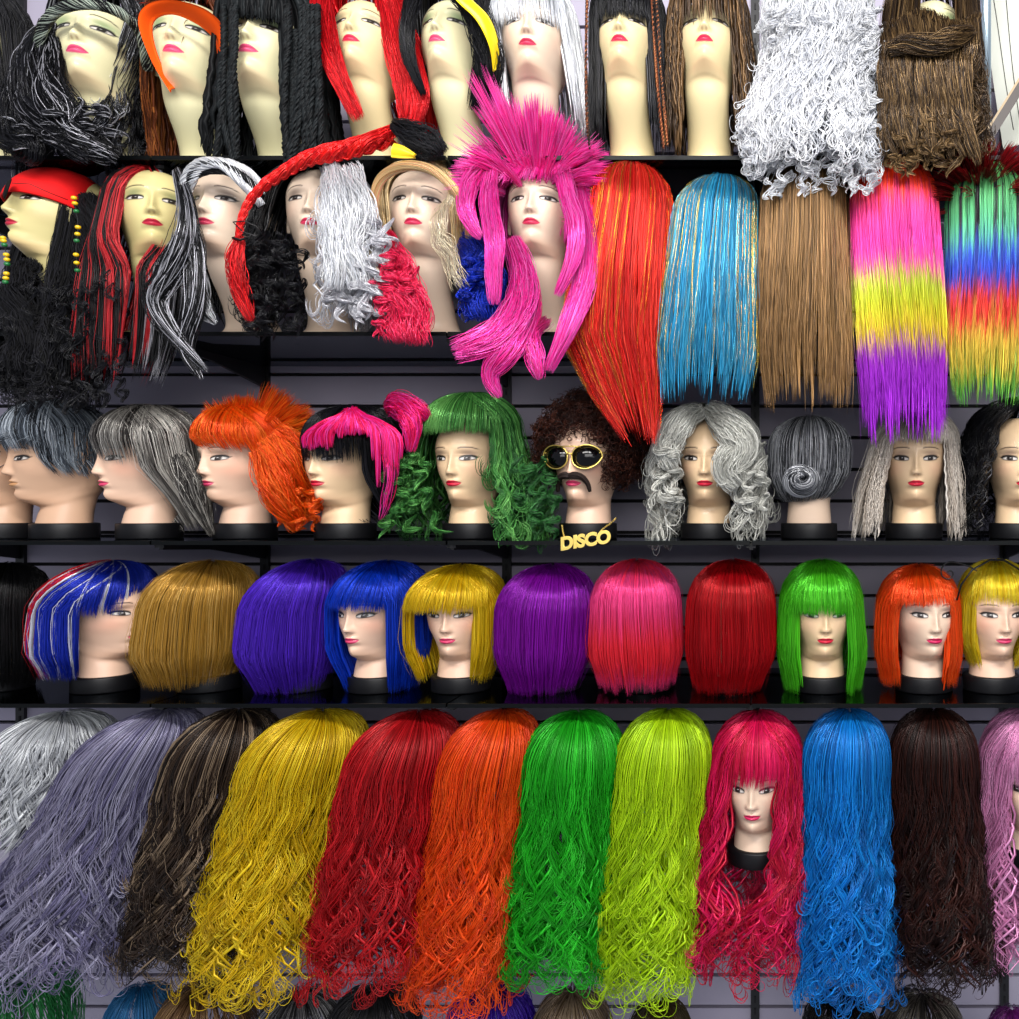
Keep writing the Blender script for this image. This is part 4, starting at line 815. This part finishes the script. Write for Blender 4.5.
# thin black hairband with curled antenna on the last yellow bob
hb = skullband('hairband', 993, YR[4], ZR[4], .115, .05, .094, .108, .006, M['black'], arc=(-.1, 0))
bpy.data.objects.remove(hb)
hb = MB().tube([P3(*q) for q in [(957,600,1.91),(961,585,1.90),(972,570,1.90),(990,560,1.91),(1004,560,1.92),(1020,570,1.92),(1034,590,1.93)]], .0022, 8).build('hairband', M['black'])
sp = [(977,571),(968,566),(958,563),(950,562),(944,565),(941,571),(943,577),(949,579),(953,575),(951,571),(947,572)]
MB().tube(catmull([P3(a, b, 1.90) for a, b in sp], np.linspace(0, len(sp)-1.01, 60)), .0017, 7).build('curled_antenna', M['black'], hb)
tag(hb, 'thin black hairband with a curled antenna on the last yellow bob', 'hairband')
# ------------------------------------------------------------ fourth row: bobs
G4 = 'bob wigs on the lowest shelf'
def bob(px, rows, label, cols, **k):
    a = dict(N=2700, K=14, wave=None, frizz=.0012, kc=.12, under=260, lenvar=.04, tin=.15, m='gloss', group=G4, ky=1.2, r=.0005, jitter=.12, byclump=False, bangn=.3)
    a.update(k); return wig(px, YR[4], ZR[4], rows, label, cols, **a)
bob(6, [(562,0,8),(605,96,2),(650,100,0),(690,90,0)], 'black bob wig cut off by the left edge of the lowest shelf', ['#0a0a0c','#131316'], m='hair')
def flag(p, zz, rnd, P):
    cs = np.array([lin(c) for c in ['#2038c0','#e0202e','#eef0fa','#2038c4','#eeeef6','#2a3cc0']]); ph = (p+PI) % (2*PI)-PI
    e = [-9, -.9, -.36, -.27, -.1, -.03, .08, .18, .42, .46, .78, .83, 1.15, 1.2, 1.5, 9]
    k = [1,1,2,1,5,1,2,3,2,3,4,3,2,0,0]
    i = np.clip(np.searchsorted(e, ph+rnd*.015)-1, 0, 14); c = cs[np.array(k)[i]]
    return c*(1+.12*rnd[:, None]).clip(.6, 1.4)
bob(100, [(560,0,112),(605,122,95),(650,126,92),(676,104,88)], 'red white and blue striped bob wig facing right', [], colf=flag, mode='bangs', yaw=math.radians(78), bang=618, open_=.9, bangw=.95)
bob(205, [(560,0,212),(605,118,200),(650,122,194),(686,104,192)], 'shiny gold blond bob wig seen from behind', ['#cc9a3a','#ba8a30','#dcb05a','#c89840'])
bob(298, [(559,0,312),(605,106,294),(650,108,289),(692,84,293)], 'purple bob wig seen from behind beside the gold bob', ['#5a2cd0','#6434e0','#4a24b4'])
bob(378, [(560,0,388),(602,104,379),(645,104,380),(692,86,383)], 'royal blue bob wig with a straight fringe', ['#0c3ccc','#1048e4','#0a2ca4'], mode='bangs', bang=611, yaw=math.radians(-10), open_=.8, bangw=.9)
bob(461, [(564,0,462),(607,104,455),(645,103,455),(682,88,456)], 'canary yellow bob wig left of the violet bob', ['#e6c010','#dcae08','#f0d028'], mode='bangs', bang=614, open_=.85, bangw=.95)
bob(552, [(564,0,552),(610,102,546),(650,99,544),(693,80,543)], 'violet magenta bob wig seen from behind', ['#9010ac','#a018c4','#7a0c94'])
bob(641, [(559,0,637),(607,92,636),(650,97,636),(688,92,637)], 'coral and pink bob wig seen from behind', colf=bands([(560,'#ff3048'),(576,'#ff3c70'),(590,'#ff4c9c'),(618,'#ff4890'),(650,'#ff3444'),(684,'#ff3044'),(700,'#ff4490')]), cols=['#ff2c40','#ff3848','#ff3064','#ff4848'])
bob(731, [(559,0,733),(607,90,731),(650,94,731),(692,82,727)], 'bright red bob wig seen from behind', ['#c40c18','#d6101c','#a80a14'])
bob(822, [(559,0,822),(607,86,821),(650,92,822),(693,92,823)], 'lime green bob wig with a full fringe', ['#4fc81e','#5fd82c','#40b018'], mode='bangs', bang=617, open_=.72, bangw=.8)
bob(920, [(564,0,919),(610,86,918),(650,90,918),(687,90,918)], 'orange bob wig with a straight fringe', ['#ff5410','#f8480c','#ff6420'], mode='bangs', bang=607, open_=.72, bangw=.8)
oY = bob(993, [(559,0,996),(602,80,996),(640,78,994),(668,60,994)], 'yellow bob wig with a thin black hairband', ['#f0d81c','#e6c010','#f4e040'], mode='bangs', bang=607, open_=.8, bangw=.85)

# ------------------------------------------------------------ fifth row: long waves
G5 = 'long wavy wigs in the bottom row'
def longw(px, rows, label, cols, **k):
    a = dict(N=1800, K=32, wave=(.0175, .13), curl=.3, hook=.018, clump=100, kc=.84, under=200, frizz=.002, start=.18, group=G5, lenvar=.16, m='hair', coh=.75, front=.05, flat=.62, rho=(.8, 1.02), r=.0007)
    rows = list(rows); rows[-1] = (rows[-1][0]-14,)+rows[-1][1:]; a.update(k); return wig(px, YR[5], ZR[5], rows, label, cols, **a)
longw(52, [(712,0,62),(760,140,48),(800,140,30),(860,140,10)], 'silvery white wig at the left end of the bottom row', ['#d4d7da','#c4c7cc','#e4e7ea'], curl=0, hook=0, N=1200, K=22)
longw(130, [(709,0,165),(760,130,132),(820,140,104),(900,170,72),(985,180,60)], 'dusty lavender long wavy wig', ['#84809e','#a4a2bc','#6c688a','#9490aa'], clump=120)
longw(222, [(709,0,238),(760,116,222),(830,110,206),(900,112,196),(975,108,188)], 'dark brown and beige streaked long wavy wig', ['#2c211a','#3a2c22','#8a7660','#1c1512'], w=[.3,.25,.33,.12])
longw(303, [(710,0,322),(762,128,303),(820,122,286),(900,138,272),(988,132,268)], 'golden yellow long wavy wig', ['#dcb80c','#c8a208','#ecd024'])
longw(400, [(711,0,418),(765,118,402),(830,114,392),(900,126,386),(985,118,380)], 'deep red long wavy wig', ['#b81018','#9c0c12','#cc1a22'])
longw(487, [(710,0,503),(765,104,488),(830,96,482),(900,100,474),(1005,92,464)], 'vivid orange long wavy wig', ['#e8480a','#f2560e','#d83c06'])
longw(572, [(711,0,578),(765,104,573),(830,96,568),(900,98,563),(978,92,560)], 'bright green long wavy wig', ['#1fae1c','#2cc428','#169212'])
longw(660, [(709,0,668),(765,98,663),(830,92,658),(900,98,653),(1000,90,648)], 'neon lime yellow long wavy wig', ['#b4dc10','#c4ea1c','#a0c80c'])
longw(757, [(711,0,758),(760,90,757),(800,96,753),(880,106,748),(975,98,745)], 'hot magenta long wavy wig with choppy fringe', ['#d8104c','#e81860','#b80c30'], mode='bangs', bang=785, bangrag=.016, open_=.62, bangw=.75, close=870)
longw(846, [(709,0,849),(760,88,846),(830,84,845),(900,94,845),(1000,86,845)], 'bright blue long wavy wig', ['#0a7cd4','#1494ec','#0866b4'])
longw(934, [(708,0,934),(760,90,933),(830,90,936),(900,102,941),(985,98,940)], 'dark chocolate brown long wavy wig', ['#2a100a','#3a1810','#1c0a06'])
longw(1026, [(708,0,1028),(760,92,1024),(830,86,1020),(900,84,1018),(970,66,1014)], 'pale pink long wavy wig at the right edge', ['#d48ab8','#e09cc8','#c078a4'], mode='bangs', bang=788, open_=.6, bangw=.7)

# ------------------------------------------------------------ sixth row: crowns of the next row down
def low(px, top, wd, label, cols, wavy=False, **k):
    h = 46
    a = dict(N=500, K=14, under=120, group='wigs peeking up at the bottom edge', wave=(.008, .04) if wavy else None, curl=1 if wavy else 0, kc=.6, fly=20)
    a.update(k); return wig(px, 1.97, -1.26, [(top,0,px),(top+h,wd,px),(top+100,wd,px)], label, cols, **a)
low(18, 968, 130, 'green wig peeking up at the bottom left corner', ['#1f7a3a','#2f8f4a'])
low(140, 984, 80, 'teal blue wig peeking up beside the green one at the bottom', ['#1a5a8c','#226a9c'])
low(205, 982, 110, 'tan brown curly wig peeking up under the streaked wavy wig', ['#7a5c3c','#94744c','#5c4028'], True)
low(300, 990, 100, 'silver and black curly wig peeking up under the yellow wavy wig', ['#8a8a8c','#2a2a2c','#55555a'], True)
low(375, 985, 100, 'charcoal black wig peeking up under the deep red wig', ['#1a1a1c','#2c2c30'])
low(490, 984, 96, 'purple wig peeking up under the orange wavy wig', ['#3a1aa0','#4a24b4'])
low(572, 990, 84, 'taupe blond wig peeking up under the bright green wig', ['#7a6650','#94806a','#5c4a38'])
low(660, 1000, 70, 'dark olive brown wig peeking up under the lime wig', ['#3a3018','#4a3c20'], True)
low(840, 990, 80, 'glossy black wig peeking up under the blue wavy wig', ['#0e0b0b','#181212'], m='gloss')
low(922, 992, 90, 'smoky grey curly wig peeking up under the chocolate wig', ['#2a2622','#6a645c','#1a1614'], True)
low(1012, 1008, 60, 'plum purple wig peeking up at the bottom right corner', ['#5c1460','#701a74'])
# ------------------------------------------------------------ camera, lights
c = bpy.data.cameras.new('camera'); co = bpy.data.objects.new('camera', c); COL.objects.link(co)
co.rotation_euler = (PI/2, 0, 0); c.sensor_width = 36; c.lens = 36*F/1019; c.shift_x = -(CX-509.5)/1019; c.shift_y = -(509.5-CY)/1019
c.clip_start = .05; bpy.context.scene.camera = co
def area(name, loc, tgt, sx, sy, e, col=(1, .97, .94)):
    l = bpy.data.lights.new(name, 'AREA'); l.shape = 'RECTANGLE'; l.size = sx; l.size_y = sy; l.energy = e; l.color = col
    o = bpy.data.objects.new(name, l); COL.objects.link(o); o.location = loc
    d = np.array(tgt)-np.array(loc); from mathutils import Vector
    o.rotation_euler = Vector(d).to_track_quat('-Z', 'Y').to_euler(); return o
area('ceiling_panel_light', (.7, -.25, 1.9), (.3, 2.0, -.3), 1.5, .45, 75)
area('ceiling_panel_light', (-1.0, -.25, 1.9), (-.8, 2.0, -.2), 1.5, .45, 60)
area('front_fill_light', (.3, -1.9, 1.0), (-.1, 2.0, 0), 3.0, 1.4, 85, (1, .985, .97))  # fill light added in front to brighten the middle shelf rows
w = bpy.data.worlds.new('world'); bpy.context.scene.world = w; w.use_nodes = True
w.node_tree.nodes['Background'].inputs[0].default_value = (.82, .86, 1, 1); w.node_tree.nodes['Background'].inputs[1].default_value = .42
vs = bpy.context.scene.view_settings; vs.view_transform = 'Standard'; vs.look = 'None'; vs.gamma = 1; vs.exposure = 0; vs.use_curve_mapping = False
